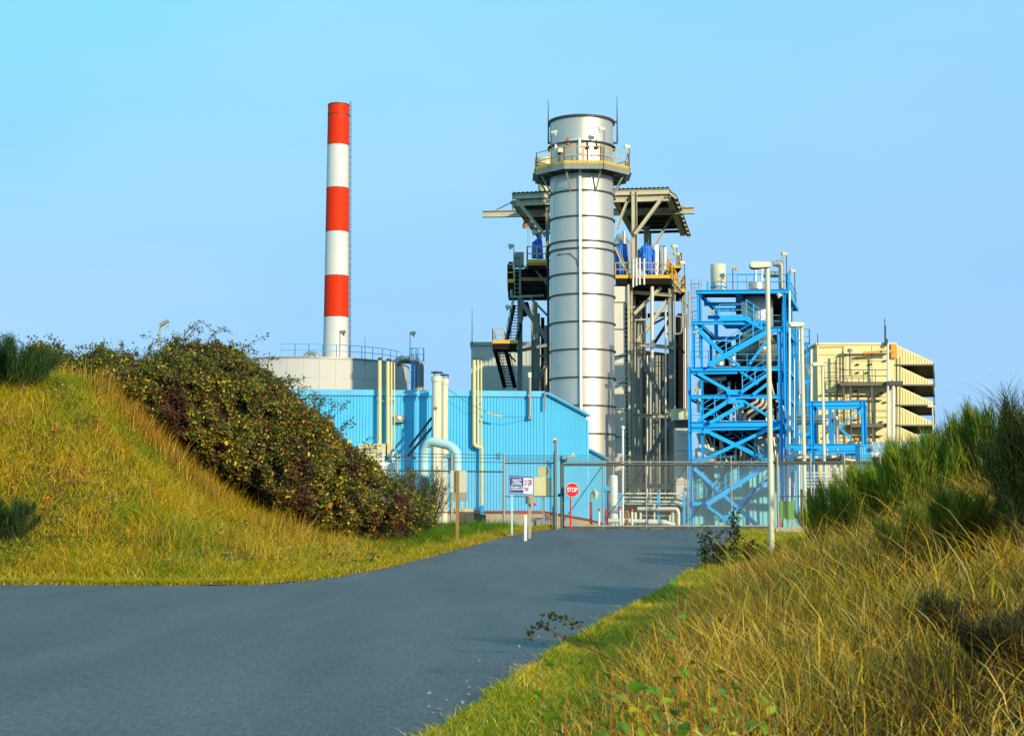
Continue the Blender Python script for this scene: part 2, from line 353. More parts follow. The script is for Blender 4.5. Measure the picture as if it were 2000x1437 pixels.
gx = grid_axis([(-1500, -100, 200), (-100, -30, 6), (-30, -14, .8), (-14, 14, .35), (14, 30, .8), (30, 100, 6), (100, 1501, 200)])
gy = grid_axis([(-60, -4, 4), (-4, 70, .4), (70, 100, 2), (100, 300, 20), (300, 2600, 250)])
XX, YY = np.meshgrid(gx, gy); ZZ = ground(XX, YY)
def fast_mesh(name, verts, quads=None, tris=None, cols=None, smooth=False):
    me = bpy.data.meshes.new(name); verts = np.asarray(verts, np.float32); me.vertices.add(len(verts)); me.vertices.foreach_set('co', verts.ravel())
    li = []; ls = []; pos = 0
    if quads is not None and len(quads): li.append(quads.ravel()); ls.append(np.arange(len(quads)) * 4); pos = len(quads) * 4
    if tris is not None and len(tris): li.append(tris.ravel()); ls.append(np.arange(len(tris)) * 3 + pos)
    li = np.concatenate(li).astype(np.int32); ls = np.concatenate(ls).astype(np.int32)
    me.loops.add(len(li)); me.loops.foreach_set('vertex_index', li); me.polygons.add(len(ls)); me.polygons.foreach_set('loop_start', ls)
    me.polygons.foreach_set('use_smooth', np.full(len(ls), smooth)); me.update(calc_edges=True)
    if cols is not None:
        a = me.color_attributes.new('col', 'FLOAT_COLOR', 'POINT'); c = np.ones((len(verts), 4), np.float32); c[:, :3] = cols; a.data.foreach_set('color', c.ravel())
    me.validate(); return me
def obj_of(me, m, parent=None, loc=(0, 0, 0)):
    o = bpy.data.objects.new(me.name, me); COL.objects.link(o); me.materials.append(m); o.location = loc
    if parent is not None: o.parent = parent; o.location = Vector(loc) - parent.location
    return o
nx, ny = len(gx), len(gy); idx = np.arange(nx * ny).reshape(ny, nx)
q = np.stack([idx[:-1, :-1], idx[:-1, 1:], idx[1:, 1:], idx[1:, :-1]], -1).reshape(-1, 4)
gm = bpy.data.materials.new('soil_and_thatch'); gm.use_nodes = True
n_ = gm.node_tree.nodes; l_ = gm.node_tree.links; b_ = n_['Principled BSDF']; b_.inputs['Roughness'].default_value = .95; b_.inputs['Specular IOR Level'].default_value = .1
ge = n_.new('ShaderNodeNewGeometry'); a1 = n_.new('ShaderNodeTexNoise'); a1.inputs['Scale'].default_value = 1.1; a1.inputs['Detail'].default_value = 9; l_.new(ge.outputs['Position'], a1.inputs['Vector'])
cr = n_.new('ShaderNodeValToRGB'); ee = cr.color_ramp.elements; ee[0].position = .3; ee[0].color = (.045, .032, .010, 1); ee[1].position = .7; ee[1].color = (.22, .15, .03, 1); t_ = ee.new(.5); t_.color = (.11, .095, .015, 1)
l_.new(a1.outputs['Fac'], cr.inputs[0]); l_.new(cr.outputs[0], b_.inputs['Base Color'])
a2 = n_.new('ShaderNodeTexNoise'); a2.inputs['Scale'].default_value = 18; a2.inputs['Detail'].default_value = 8; l_.new(ge.outputs['Position'], a2.inputs['Vector']); bu = n_.new('ShaderNodeBump'); bu.inputs['Distance'].default_value = .08; l_.new(a2.outputs['Fac'], bu.inputs['Height']); l_.new(bu.outputs[0], b_.inputs['Normal'])
g = obj_of(fast_mesh('ground', np.stack([XX, YY, ZZ], -1).reshape(-1, 3), q, smooth=True), gm); structure(g)
# road sheet: fine grid clipped to the outline by snapping cut cells to the boundary (bmesh triangle fill of the outline, then rows cut across)
import bmesh
def sheet(name, outline, zf, cuts_y, cuts_x, m):
    bm = bmesh.new(); vs = [bm.verts.new((x, y, 0)) for x, y in outline]; bm.faces.new(vs)
    for yv in cuts_y: bmesh.ops.bisect_plane(bm, geom=bm.verts[:] + bm.edges[:] + bm.faces[:], plane_co=(0, yv, 0), plane_no=(0, 1, 0))
    for xv in cuts_x: bmesh.ops.bisect_plane(bm, geom=bm.verts[:] + bm.edges[:] + bm.faces[:], plane_co=(xv, 0, 0), plane_no=(1, 0, 0))
    for v in bm.verts: v.co.z = zf(v.co.x, v.co.y)
    bmesh.ops.recalc_face_normals(bm, faces=bm.faces[:]); bmesh.ops.triangulate(bm, faces=bm.faces[:])
    for f in bm.faces:
        if f.normal.z < 0: f.normal_flip()
        f.smooth = True
    me = bpy.data.meshes.new(name); bm.to_mesh(me); bm.free(); return obj_of(me, m)
rm = bpy.data.materials.new('asphalt'); rm.use_nodes = True
n_ = rm.node_tree.nodes; l_ = rm.node_tree.links; b_ = n_['Principled BSDF']
ge = n_.new('ShaderNodeNewGeometry'); mpn = n_.new('ShaderNodeMapping'); mpn.inputs['Scale'].default_value = (.40, .075, 1); mpn.inputs['Rotation'].default_value = (0, 0, .12); l_.new(ge.outputs['Position'], mpn.inputs[0])
big = n_.new('ShaderNodeTexNoise'); big.inputs['Scale'].default_value = 1.9; big.inputs['Detail'].default_value = 7; big.inputs['Roughness'].default_value = .62; l_.new(mpn.outputs[0], big.inputs['Vector'])
fin = n_.new('ShaderNodeTexNoise'); fin.inputs['Scale'].default_value = 1; fin.inputs['Detail'].default_value = 5; fin.inputs['Roughness'].default_value = .8; mpf = n_.new('ShaderNodeMapping'); mpf.inputs['Scale'].default_value = (26, 4.5, 1); l_.new(ge.outputs['Position'], mpf.inputs[0]); l_.new(mpf.outputs[0], fin.inputs['Vector'])
vor = n_.new('ShaderNodeTexVoronoi'); vor.inputs['Scale'].default_value = 90; l_.new(ge.outputs['Position'], vor.inputs['Vector'])
c1 = n_.new('ShaderNodeValToRGB'); ee = c1.color_ramp.elements; ee[0].position = .3; ee[0].color = (.092, .108, .112, 1); ee[1].position = .72; ee[1].color = (.146, .162, .170, 1); l_.new(big.outputs['Fac'], c1.inputs[0])
mixc = n_.new('ShaderNodeMixRGB'); mixc.blend_type = 'OVERLAY'; mixc.inputs[0].default_value = 1.0; l_.new(c1.outputs[0], mixc.inputs[1]); fr = n_.new('ShaderNodeMapRange'); fr.inputs[1].default_value = .3; fr.inputs[2].default_value = .7; fr.inputs[3].default_value = .28; fr.inputs[4].default_value = .76; l_.new(fin.outputs['Fac'], fr.inputs[0]); l_.new(fr.outputs[0], mixc.inputs[2])
spk = n_.new('ShaderNodeMapRange'); spk.inputs[1].default_value = 0; spk.inputs[2].default_value = .5; spk.inputs[3].default_value = 1.45; spk.inputs[4].default_value = .72; l_.new(vor.outputs['Distance'], spk.inputs[0])
hs = n_.new('ShaderNodeHueSaturation'); hs.inputs['Saturation'].default_value = .9; l_.new(mixc.outputs[0], hs.inputs['Color']); l_.new(spk.outputs[0], hs.inputs['Value']); l_.new(hs.outputs[0], b_.inputs['Base Color'])
b_.inputs['Roughness'].default_value = .72; b_.inputs['Specular IOR Level'].default_value = .35
bu = n_.new('ShaderNodeBump'); bu.inputs['Strength'].default_value = .5; bu.inputs['Distance'].default_value = .008; l_.new(vor.outputs['Distance'], bu.inputs['Height']); l_.new(bu.outputs[0], b_.inputs['Normal'])
edge = ROAD.copy(); wob = np.array([vnoise(np.array(x), np.array(y), 2.3, 21) * .10 + vnoise(np.array(x), np.array(y), 7., 22) * .05 for x, y in edge]); edge[:, 0] += wob; edge[:, 1] += wob * .5
road = sheet('road', edge, lambda x, y: float(z_road(y)) + .006, list(np.arange(34, 76, .5)) + [10, 20, 30], [-60, -30, -10, 0, 5], rm); structure(road)
# gravel shoulder where the verge meets the asphalt
gr = mat('gravel', (.27, .22, .13), .95, 0, .35, 6, .8, spec=.1)
sv = []; sh = [(float(x), float(y)) for x, y in LEFT if -7.6 < x < -4.0]
outl = [(x + .05, y - .08) for x, y in sh] + [(x - .30 - .16 * math.sin(y * .9), y + .30 + .16 * math.sin(x * 1.3)) for x, y in sh[::-1]]
so_ = sheet('gravel_shoulder', outl, lambda x, y: float(ground(x, y)) + .05, list(np.arange(35, 68, .7)), [], gr); structure(so_)
yard = MB().box((-70, 74.5, .45), (75, 190, .50)).build('plant_yard', mat('yard_concrete', (.24, .23, .21), .9, 0, .12, .6)); structure(yard)
# ------------------------------------------------------------------ vegetation
def lerp3(pal, w): return np.asarray(pal)[w]
def blade_mesh(name, base, h, lean, wid, colr, rng, bend=.5, taper=.0):
    """curved strips: base (n,3), h heights, lean (n,2) horizontal tip offset"""
    n = len(base); a = rng.uniform(0, 2 * math.pi, n); wx = np.cos(a) * wid / 2; wy = np.sin(a) * wid / 2
    V = np.zeros((n, 7, 3), np.float32); w3 = np.stack([wx, wy, np.zeros(n)], -1)
    for k, (t, s) in enumerate([(0, 1.), (.4, .85), (.75, .55)]):
        c = base + np.stack([lean[:, 0] * t ** (1 + bend * 1.6), lean[:, 1] * t ** (1 + bend * 1.6), h * (t - bend * .18 * t * t)], -1)
        V[:, 2 * k] = c - w3 * s; V[:, 2 * k + 1] = c + w3 * s
    V[:, 6] = base + np.stack([lean[:, 0], lean[:, 1], h * (1 - bend * .3)], -1)
    o = (np.arange(n) * 7)[:, None]
    Q = np.concatenate([o + np.array([[0, 1, 3, 2]]), o + np.array([[2, 3, 5, 4]])], 0); T = o + np.array([[4, 5, 6]])
    return fast_mesh(name, V.reshape(-1, 3), Q, T, np.repeat(colr, 7, 0))
def leaf_mesh(name, c, nrm, size, colr, rng, aspect=.62):
    n = len(c); t = rng.normal(size=(n, 3)); nrm = nrm / np.linalg.norm(nrm, axis=1)[:, None]
    t -= nrm * np.sum(t * nrm, 1)[:, None]; t /= np.linalg.norm(t, axis=1)[:, None]; s = np.cross(nrm, t); size = size[:, None]
    V = np.stack([c - t * size * .5, c - s * size * aspect * .5 + nrm * size * .1 - t * size * .05, c + t * size * .5 - nrm * size * .1, c + s * size * aspect * .5 + nrm * size * .1 - t * size * .05], 1)
    Q = (np.arange(n) * 4)[:, None] + np.array([[0, 1, 2, 3]])
    return fast_mesh(name, V.reshape(-1, 3), Q, None, np.repeat(colr, 4, 0))
def pick(rng, pal, wts, n, jit=.18):
    w = np.array(wts, float); i = rng.choice(len(pal), n, p=w / w.sum()); c = np.array(pal)[i]; return c * (1 + rng.normal(0, jit, (n, 1))).clip(.5, 1.6)
GOLD = (.70, .47, .010); OLIVE = (.43, .375, .008); GREEN = (.185, .245, .008); RUST = (.50, .19, .010); STRAW = (.80, .56, .14); BRIGHT = (.15, .30, .010); BROWN = (.26, .125, .018); DKGR = (.045, .075, .012)
def scatter(rng, n, x0, x1, y0, y1): return rng.uniform(x0, x1, n), rng.uniform(y0, y1, n)
def in_view(x, y, m=1.5): return np.abs(x) < y * .36 + m
# left bank: short tangled grass, olive-gold
def left_bank(seed, n, hmin, hmax, wid, pal_fn, x0=-26, x1=1.5, y0=35.2, y1=66):
    rng = np.random.default_rng(seed); x, y = scatter(rng, n, x0, x1, y0, y1)
    dl = seg_dist(x, y, LEFT); ok = ~inside(x, y, ROAD) & (x < np.interp(y, [36, 50, 60, 68], [-4, 0, 2, 3])) & in_view(x, y, 8)
    ok &= rng.uniform(0, 1, n) < np.clip(.25 + dl / .9, 0, 1); x, y, dl = x[ok], y[ok], dl[ok]
    return rng, x, y, dl
rng, x, y, dl = left_bank(1, 520000, 0, 0, 0, None)
green_zone = sstep(-4.6, -3.0, x) * sstep(.4, 1.4, dl)                       # lush strip by the gate
patch = vnoise(x, y, .75, 31); p2 = vnoise(x, y, 2.2, 33)
n = len(x); cA = pick(rng, [OLIVE, GOLD, GREEN, RUST, STRAW], [4.2, 5.2, 1.6, .9, .6], n); cB = pick(rng, [GREEN, OLIVE, BRIGHT], [3, 3, 1.5], n); cC = pick(rng, [BRIGHT, GREEN, (.07, .15, .01)], [3, 2, 2], n); cD = pick(rng, [GOLD, RUST, STRAW], [4, 2, 1.2], n)
u = rng.uniform(-.35, .35, n); c = np.where((patch + .5 * vnoise(x, y, 1.7, 34) + u > .46)[:, None], cB, cA); c = np.where((p2 + u > .78)[:, None], cD, c); c = np.where((dl < 1.1 + u)[:, None], np.where((u > -.05)[:, None], cA, cB), c); c = np.where((green_zone + u > .62)[:, None], cC, c)
low = np.clip(dl / 1.6, .18, 1); h = rng.gamma(4, .075, n) * low * (1 + .35 * p2) + .04; h = np.where(green_zone > .5, h * .75, h)
h *= .85 + .35 * vnoise(x, y, 1.4, 38); lean = np.stack([rng.normal(.08, .62, n) + .4 * vnoise(x, y, 2.6, 36), rng.normal(-.05, .5, n) + .3 * vnoise(x, y, 2.9, 37)], -1) * h[:, None]
gl = obj_of(blade_mesh('dry_grass', np.stack([x, y, ground(x, y) - .02], -1), h, lean, rng.uniform(.008, .02, n), c, rng, .6), M['grass'])
tag(gl, 'short olive and gold grass covering the sunlit bank left of the road', 'grass', kind='stuff')
# rusty tall stalks at the foot of the thicket on the bank
rng = np.random.default_rng(5); xs = []; ys = []
for (px, py, D, r, k) in [(255, 760, 48.5, 1.1, 900), (300, 790, 48.4, .9, 700), (215, 745, 48.8, .8, 500), (345, 800, 48, .6, 300), (400, 855, 47.6, .6, 350), (440, 880, 47.5, .6, 250), (560, 985, 47.5, .8, 260), (520, 1040, 46, .7, 120), (330, 1105, 39.5, .8, 120), (600, 1060, 46, .7, 120), (480, 1105, 40.5, 1, 200)]:
    p = P(px, py, D); xs.append(rng.normal(p.x, r * .5, k)); ys.append(rng.normal(D, r * .5, k))
x = np.concatenate(xs); y = np.concatenate(ys); n = len(x); h = rng.uniform(.4, 1.15, n)
st = obj_of(blade_mesh('dead_grass_stalks', np.stack([x, y, ground(x, y)], -1), h, np.stack([rng.normal(.1, .2, n), rng.normal(0, .2, n)], -1) * h[:, None], rng.uniform(.008, .016, n), pick(rng, [(.34, .15, .02), GOLD, BROWN, STRAW], [3, 2, 2, 1], n), rng, .4), M['grass'])
tag(st, 'tall rusty dead grass stalks standing along the foot of the bramble thicket', 'grass', kind='stuff')
# seedlings, bramble leaves and dead twigs scattered through the left bank
rng = np.random.default_rng(15); cx_ = []; 
for k in range(150):
    x0_, y0_ = rng.uniform(-15, -3), rng.uniform(37.5, 48); m_n = int(rng.integers(8, 60)); sdv = rng.uniform(.06, .35); cx_.append(np.stack([rng.normal(x0_, sdv, m_n), rng.normal(y0_, sdv, m_n), np.full(m_n, k)], -1))
cx_ = np.concatenate(cx_); cx_ = cx_[~inside(cx_[:, 0], cx_[:, 1], ROAD)]; n = len(cx_); kk = cx_[:, 2].astype(int) % 5
pal_ = np.array([(.55, .20, .02), (.36, .27, .06), (.07, .09, .015), (.16, .22, .012), (.40, .30, .03)])[kk] * (1 + rng.normal(0, .25, (n, 1))).clip(.4, 1.7)
wl = obj_of(leaf_mesh('bank_weeds', np.stack([cx_[:, 0], cx_[:, 1], ground(cx_[:, 0], cx_[:, 1]) + rng.uniform(.12, .42, n)], -1), np.stack([rng.normal(0, .6, n), rng.normal(-.5, .5, n), rng.normal(.7, .4, n)], -1), rng.uniform(.04, .10, n), pal_, rng, .7), M['leaf']); tag(wl, 'small orange, cream and dark green weed leaves dotted over the left bank', 'weeds', kind='stuff')
n = 900; x, y = rng.uniform(-15.5, -2.5, n), rng.uniform(37, 49, n); ok = ~inside(x, y, ROAD) & (seg_dist(x, y, LEFT) > .8); x, y = x[ok], y[ok]; n = len(x); h = rng.uniform(.25, .75, n)
dt = obj_of(blade_mesh('dead_twigs', np.stack([x, y, ground(x, y)], -1), h, rng.normal(0, .35, (n, 2)) * h[:, None], rng.uniform(.008, .018, n), pick(rng, [(.10, .04, .02), (.2, .09, .02), (.06, .04, .02)], [2, 2, 1], n), rng, .3), M['twig']); tag(dt, 'dead brown twigs sticking out of the grass on the left bank', 'twigs', kind='stuff')
# grit, pebbles and blown leaves along both edges of the asphalt
rng = np.random.default_rng(19); ps = []
for Lp, sg, n in ((LEFT[LEFT[:, 0] > -16], 1, 3800), (RIGHT[(RIGHT[:, 1] > 8) & (RIGHT[:, 1] < 66)][::-1], -1, 3800)):
    ll = np.concatenate([[0], np.cumsum(np.hypot(*np.diff(Lp, axis=0).T))]); q_ = rng.uniform(0, ll[-1], n); k = rng.exponential(.16, n) - .12; x = np.interp(q_, ll, Lp[:, 0]); y = np.interp(q_, ll, Lp[:, 1]); tx, ty = np.gradient(Lp[:, 0]), np.gradient(Lp[:, 1]); nx_, ny_ = np.interp(q_, ll, ty), -np.interp(q_, ll, tx); m_ = np.hypot(nx_, ny_); nx_, ny_ = nx_ / m_, ny_ / m_; ps.append(np.stack([x + sg * nx_ * k * (1 if sg > 0 else 1), y + sg * ny_ * k], -1))
ps = np.concatenate(ps); n = len(ps)
gv = obj_of(leaf_mesh('grit', np.stack([ps[:, 0], ps[:, 1], np.maximum(ground(ps[:, 0], ps[:, 1]), z_road(ps[:, 1])) + .02], -1), np.stack([rng.normal(0, .4, n), rng.normal(-.4, .4, n), np.ones(n)], -1), rng.uniform(.015, .05, n), pick(rng, [(.36, .32, .24), (.22, .2, .17), (.45, .30, .06), (.14, .09, .04)], [3, 2, 1.5, 1.5], n), rng, .8), M['leaf']); tag(gv, 'loose grit and blown leaves along the edges of the asphalt', 'grit', kind='stuff')
# right bank: long dry grass
def right_bank(seed, n, y0, y1, dens):
    rng = np.random.default_rng(seed); y = y0 + (y1 - y0) * rng.uniform(0, 1, n) ** dens; x = rng.uniform(-3, 24, n)
    dr = seg_dist(x, y, RIGHT); ok = ~inside(x, y, ROAD) & (x > np.interp(y, [0, 11, 31, 60, 68], [-4, -1.5, 2, 8, 9.5])) & in_view(x, y, 1.2) & (x < 1.2 + y * .36)
    x, y, dr = x[ok], y[ok], dr[ok]; ok = rng.uniform(0, 1, len(x)) < np.clip(.12 + dr / 1.3, 0, 1); return rng, x[ok], y[ok], dr[ok]
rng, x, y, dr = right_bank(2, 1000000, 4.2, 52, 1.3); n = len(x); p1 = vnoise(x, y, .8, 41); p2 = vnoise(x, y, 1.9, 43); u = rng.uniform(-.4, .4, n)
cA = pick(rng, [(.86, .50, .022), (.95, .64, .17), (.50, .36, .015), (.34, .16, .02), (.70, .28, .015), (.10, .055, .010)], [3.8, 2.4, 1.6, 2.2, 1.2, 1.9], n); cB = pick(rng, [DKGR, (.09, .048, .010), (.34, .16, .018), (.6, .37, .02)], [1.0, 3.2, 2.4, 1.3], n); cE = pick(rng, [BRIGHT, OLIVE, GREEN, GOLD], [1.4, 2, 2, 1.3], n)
c = np.where((p1 + .5 * p2 + u + .55 * (x / np.maximum(y, 1) - .2) * 3 > .45)[:, None], cB, cA); c = np.where((dr < .75 + u * .8)[:, None], cE, c)  # random patches, plus shade painted in by more dark blades to the right
far = sstep(38, 47, y) * (dr < 3.5); c = np.where((far + u > .6)[:, None], cE, c)
h = rng.gamma(3.0, .112, n) * (1 - .35 * sstep(18, 28, y)) * (1 - .35 * sstep(24, 28, y) * sstep(2.2, 3.5, dr)) * np.clip(dr / 1.9, .12, 1.05) * (1 + .3 * p2) * (1 - .55 * far) + .04; h *= np.clip(.12 + y / 24, .2, 1)
lean = np.stack([rng.normal(-.10, .52, n), rng.normal(-.04, .5, n)], -1) * h[:, None] + np.stack([vnoise(x, y, 3.1, 44) * .3 * h, vnoise(x, y, 3.3, 45) * .25 * h], -1)
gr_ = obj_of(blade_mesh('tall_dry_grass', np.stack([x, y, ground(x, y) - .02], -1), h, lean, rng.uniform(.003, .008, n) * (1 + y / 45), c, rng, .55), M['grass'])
tag(gr_, 'long dry golden grass leaning over the bank right of the road', 'grass', kind='stuff')
# short turf creeping over the edge of the asphalt
rng = np.random.default_rng(6); n = 300000; y = 7 + 58 * rng.uniform(0, 1, n) ** 1.5; xe = np.interp(y, RIGHT[::-1, 1], RIGHT[::-1, 0]); x = xe + rng.exponential(.55, n) - .04 + .07 * vnoise(y, y * 0, 4, 8); x = x + np.where(y > 40, rng.uniform(0, 5.5, n), 0); ok = (x < xe + np.where(y > 40, 6, 3.2)); x, y, xe = x[ok], y[ok], xe[ok]; n = len(x)
h = rng.gamma(4, .016, n) + .015; c = pick(rng, [BRIGHT, OLIVE, GREEN, GOLD, STRAW], [2.6, 2.4, 2.2, 1.6, .6], n); c = np.where((vnoise(x, y, 2, 47) + rng.uniform(-.3, .3, n) > .35)[:, None], pick(rng, [GOLD, STRAW, OLIVE], [2, 1, 1], n), c)
tf = obj_of(blade_mesh('verge_turf', np.stack([x, y, ground(x, y) + .04 * (x < xe + .05) - .005], -1), h, np.stack([rng.normal(-.1, .5, n), rng.normal(0, .5, n)], -1) * h[:, None], rng.uniform(.004, .008, n) * (1 + y / 40), c, rng, .6), M['grass'])
rng = np.random.default_rng(16); n = 110000; t = rng.uniform(0, 1, n); si = np.searchsorted(np.cumsum(np.hypot(*np.diff(LEFT, axis=0).T)), 0); Lp = LEFT[(LEFT[:, 0] > -16)]; ll = np.concatenate([[0], np.cumsum(np.hypot(*np.diff(Lp, axis=0).T))]); q_ = t * ll[-1]; x = np.interp(q_, ll, Lp[:, 0]) - rng.exponential(.10, n) + rng.normal(0, .05, n); y = np.interp(q_, ll, Lp[:, 1]) + rng.exponential(.22, n) + .10 * vnoise(q_, q_ * 0, 2.5, 18) - .08
h = rng.gamma(4, .022, n) + .02
tl = obj_of(blade_mesh('roadside_turf', np.stack([x, y, ground(x, y) + .01], -1), h, np.stack([rng.normal(0, .5, n), rng.normal(-.15, .5, n)], -1) * h[:, None], rng.uniform(.010, .02, n), pick(rng, [OLIVE, GREEN, GOLD, STRAW, BROWN], [3, 1.6, 2, 1, .6], n), rng, .6), M['grass'])
tag(tl, 'low worn turf fringing the left edge of the asphalt', 'grass', kind='stuff')
tag(tf, 'short green and yellow turf along the right edge of the asphalt', 'grass', kind='stuff')
def broom(name, label, bx, by, h, spread, n, seed, pal, wts, twigs=14, lean=(0, 0), group=None, wid=.012, bend=.35, wild=.16, stuffh=1.):
    """broom shrub: a woody fan of stems carrying thousands of thin upright green twigs"""
    rng = np.random.default_rng(seed); z = float(ground(bx, by)) - .03; r = thing(name, label, 'shrub', (bx, by, z), group)
    s = MB(); pts = []
    for i in range(twigs):
        a = rng.uniform(0, 6.28); e = rng.uniform(.1, 1) ** .6 * spread; tip = Vector((bx + math.cos(a) * e + lean[0], by + math.sin(a) * e + lean[1], z + h * rng.uniform(.6, .92) * (1 - .25 * (e / spread) ** 2)))
        b0 = Vector((bx + math.cos(a) * e * .12, by + math.sin(a) * e * .12, z)); mid = b0.lerp(tip, .5) + Vector((math.cos(a), math.sin(a), 0)) * e * .15
        q = [b0 * (1 - t) ** 2 + mid * 2 * t * (1 - t) + tip * t * t for t in np.linspace(0, 1, 6)]; s.tube(q, [.022, .018, .014, .011, .008, .004], 5, False); pts += [(b0, mid, tip)]
    s.build('stems', 'bark', r)
    k = rng.integers(0, len(pts), n); t = rng.uniform(.12, 1, n) ** .75; A = np.array([[tuple(v) for v in p] for p in pts])[k]; t_ = t[:, None]
    base = A[:, 0] * (1 - t_) ** 2 + A[:, 1] * 2 * t_ * (1 - t_) + A[:, 2] * t_ ** 2 + rng.normal(0, .07 * spread, (n, 3)) * np.array([1, 1, .6]); out = base[:, :2] - np.array([[bx, by]])
    hh = rng.uniform(.16, .5, n) * h * .55 * stuffh; ln = out / (np.linalg.norm(out, axis=1)[:, None] + .2) * rng.uniform(.0, .5, n)[:, None] * hh[:, None] + rng.normal(0, wild, (n, 2)) * hh[:, None]
    o = obj_of(blade_mesh('twigs', base, hh, ln, rng.uniform(.6, 1.3, n) * wid, pick(rng, pal, wts, n, .25), rng, bend), M['twig']); o.parent = r; o.location = -r.location; return r
BR = [(.10, .18, .010), (.18, .25, .010), (.28, .31, .012), (.05, .085, .010), (.30, .19, .02)]
BD = [(.02, .06, .010), (.035, .085, .012), (.015, .03, .008), (.07, .12, .015)]
def bpos(px, py, D): p = P(px, py, D); return p.x, D
def hit(px, py):
    """where the sight line through a pixel meets the ground"""
    Ds = np.arange(5, 62, .15); u = (px - 1000) / F; v = (718.5 - py) / F; k = Ds / (CP - v * SP); x = u * k; z = EYE + (SP + v * CP) * k; gq = ground(x, Ds); j = np.argmax(gq >= z); return float(x[j]), float(Ds[j])
broom_list = [   # label, pixel of the foot, row of the top, half width in pixels, twigs, palette, weights
 ('dense dark green broom bush crowning the left end of the bank', 28, 770, 664, 82, 9000, BD, [3, 3, 2, 1]),
 ('low blue green broom bush half hidden on the lower left bank', 15, 1060, 975, 60, 4500, BD, [4, 3, 2, .5]),
 ('broom bush nearest the grey light pole on the right bank', 1598, 1062, 985, 45, 5000, BR, [2, 3, 2, 2, .6]),
 ('mid green broom bush in front of the white pipe rack', 1655, 1065, 925, 75, 9000, BR, [2, 3, 2, 1, .8]),
 ('yellow green broom bush under the pale blue shed roof', 1735, 1060, 900, 80, 9500, BR, [2, 3, 3, 1, .5]),
 ('upright broom bush below the stacked yellow hoods', 1805, 1040, 860, 85, 9500, BR, [3, 3, 2, 1, .6]),
 ('rounded broom bush just right of the yellow hoods', 1880, 1000, 815, 90, 9500, BR, [3, 3, 2, 1.5, .8]),
 ('broom bush standing behind the yellow green one below the shed', 1700, 1015, 900, 75, 7000, BR, [2, 3, 3, 1, .5]),
 ('broom bush on the skyline directly under the lowest yellow hood', 1772, 998, 868, 80, 7500, BR, [2, 3, 2.5, 1, .6]),
 ('broom bush on the skyline between the hood pole and the tall bright bush', 1845, 975, 832, 75, 7500, BR, [3, 3, 2, 1, .6]),
 ('tall bright broom bush on the skyline right of the hoods', 1935, 985, 790, 75, 9000, BR, [3, 3, 2, 1.5, .8]),
 ('broom bush with yellowing tips low on the right bank', 1775, 1100, 985, 70, 5000, BR, [2, 2, 3, 2, 1.5]),
 ('brown tipped broom bush low beside the long grass', 1880, 1110, 950, 80, 6500, BR, [1.5, 2, 2, 3, 2]),
 ('dark broom bush with bare twigs at the right edge of the view', 2005, 1090, 765, 85, 3600, BD + [(.12, .08, .02)], [2, 3, 4, 2, 2]),
 ('brown half dead broom bush low in the right corner', 1975, 1330, 1190, 130, 6000, [(.10, .06, .015), (.06, .06, .012), (.04, .05, .012), (.2, .13, .03)], [3, 2, 2, 1]),
 ('small brown broom bush half way down the right bank', 1850, 1240, 1150, 90, 3500, [(.12, .08, .02), (.07, .08, .012), (.04, .05, .012), (.24, .17, .03)], [3, 3, 2, 1])]
for i, (lab, px, yb, yt, hw, n, pal, w) in enumerate(broom_list):
    bx, by = hit(px, yb); broom('broom_shrub', lab, bx, by, (yb - yt) * by / F * 1.08, hw * by / F, n, 100 + i, pal, w, group='broom bushes on the banks', wid=.012 if by > 20 else .006, twigs=20, wild=.55 if 'brown ' in lab[:12] or 'bare' in lab else .18)
# unseen bushes beyond the right edge, added to shade the lower right corner
for i, (bx, by, h, sp) in enumerate([(6.6, 3.2, 1.8, 1.1), (8.4, 6.2, 2.5, 1.6)]):
    broom('broom_shrub', ['unseen dense broom bush added to shade the near right corner', 'taller unseen broom bush added to shade the corner of the bank', 'unseen broom bush added for shade higher up the bank'][i], bx, by, h, sp, 14000, 140 + i, BD, [3, 3, 2, 1], 24, group='broom bushes on the banks', wid=.05)
# twiggy bush by the fence
broom('twiggy_bush', 'open brown and green twiggy bush against the fence left of the sign back', P(828, 990, 57.5).x, 57.5, 3.1, 1.15, 3600, 161, [(.10, .06, .025), (.05, .09, .012), (.03, .07, .01), (.14, .10, .04)], [4, 2, 2, 1], 40, wid=.016, bend=.2, wild=.7, stuffh=.5)
broom('twiggy_bush', 'low dark green shoot of broom at the end of the bramble thicket', P(822, 1020, 56).x, 56, 1.2, .55, 2600, 162, BD, [3, 3, 1, 1], 10)
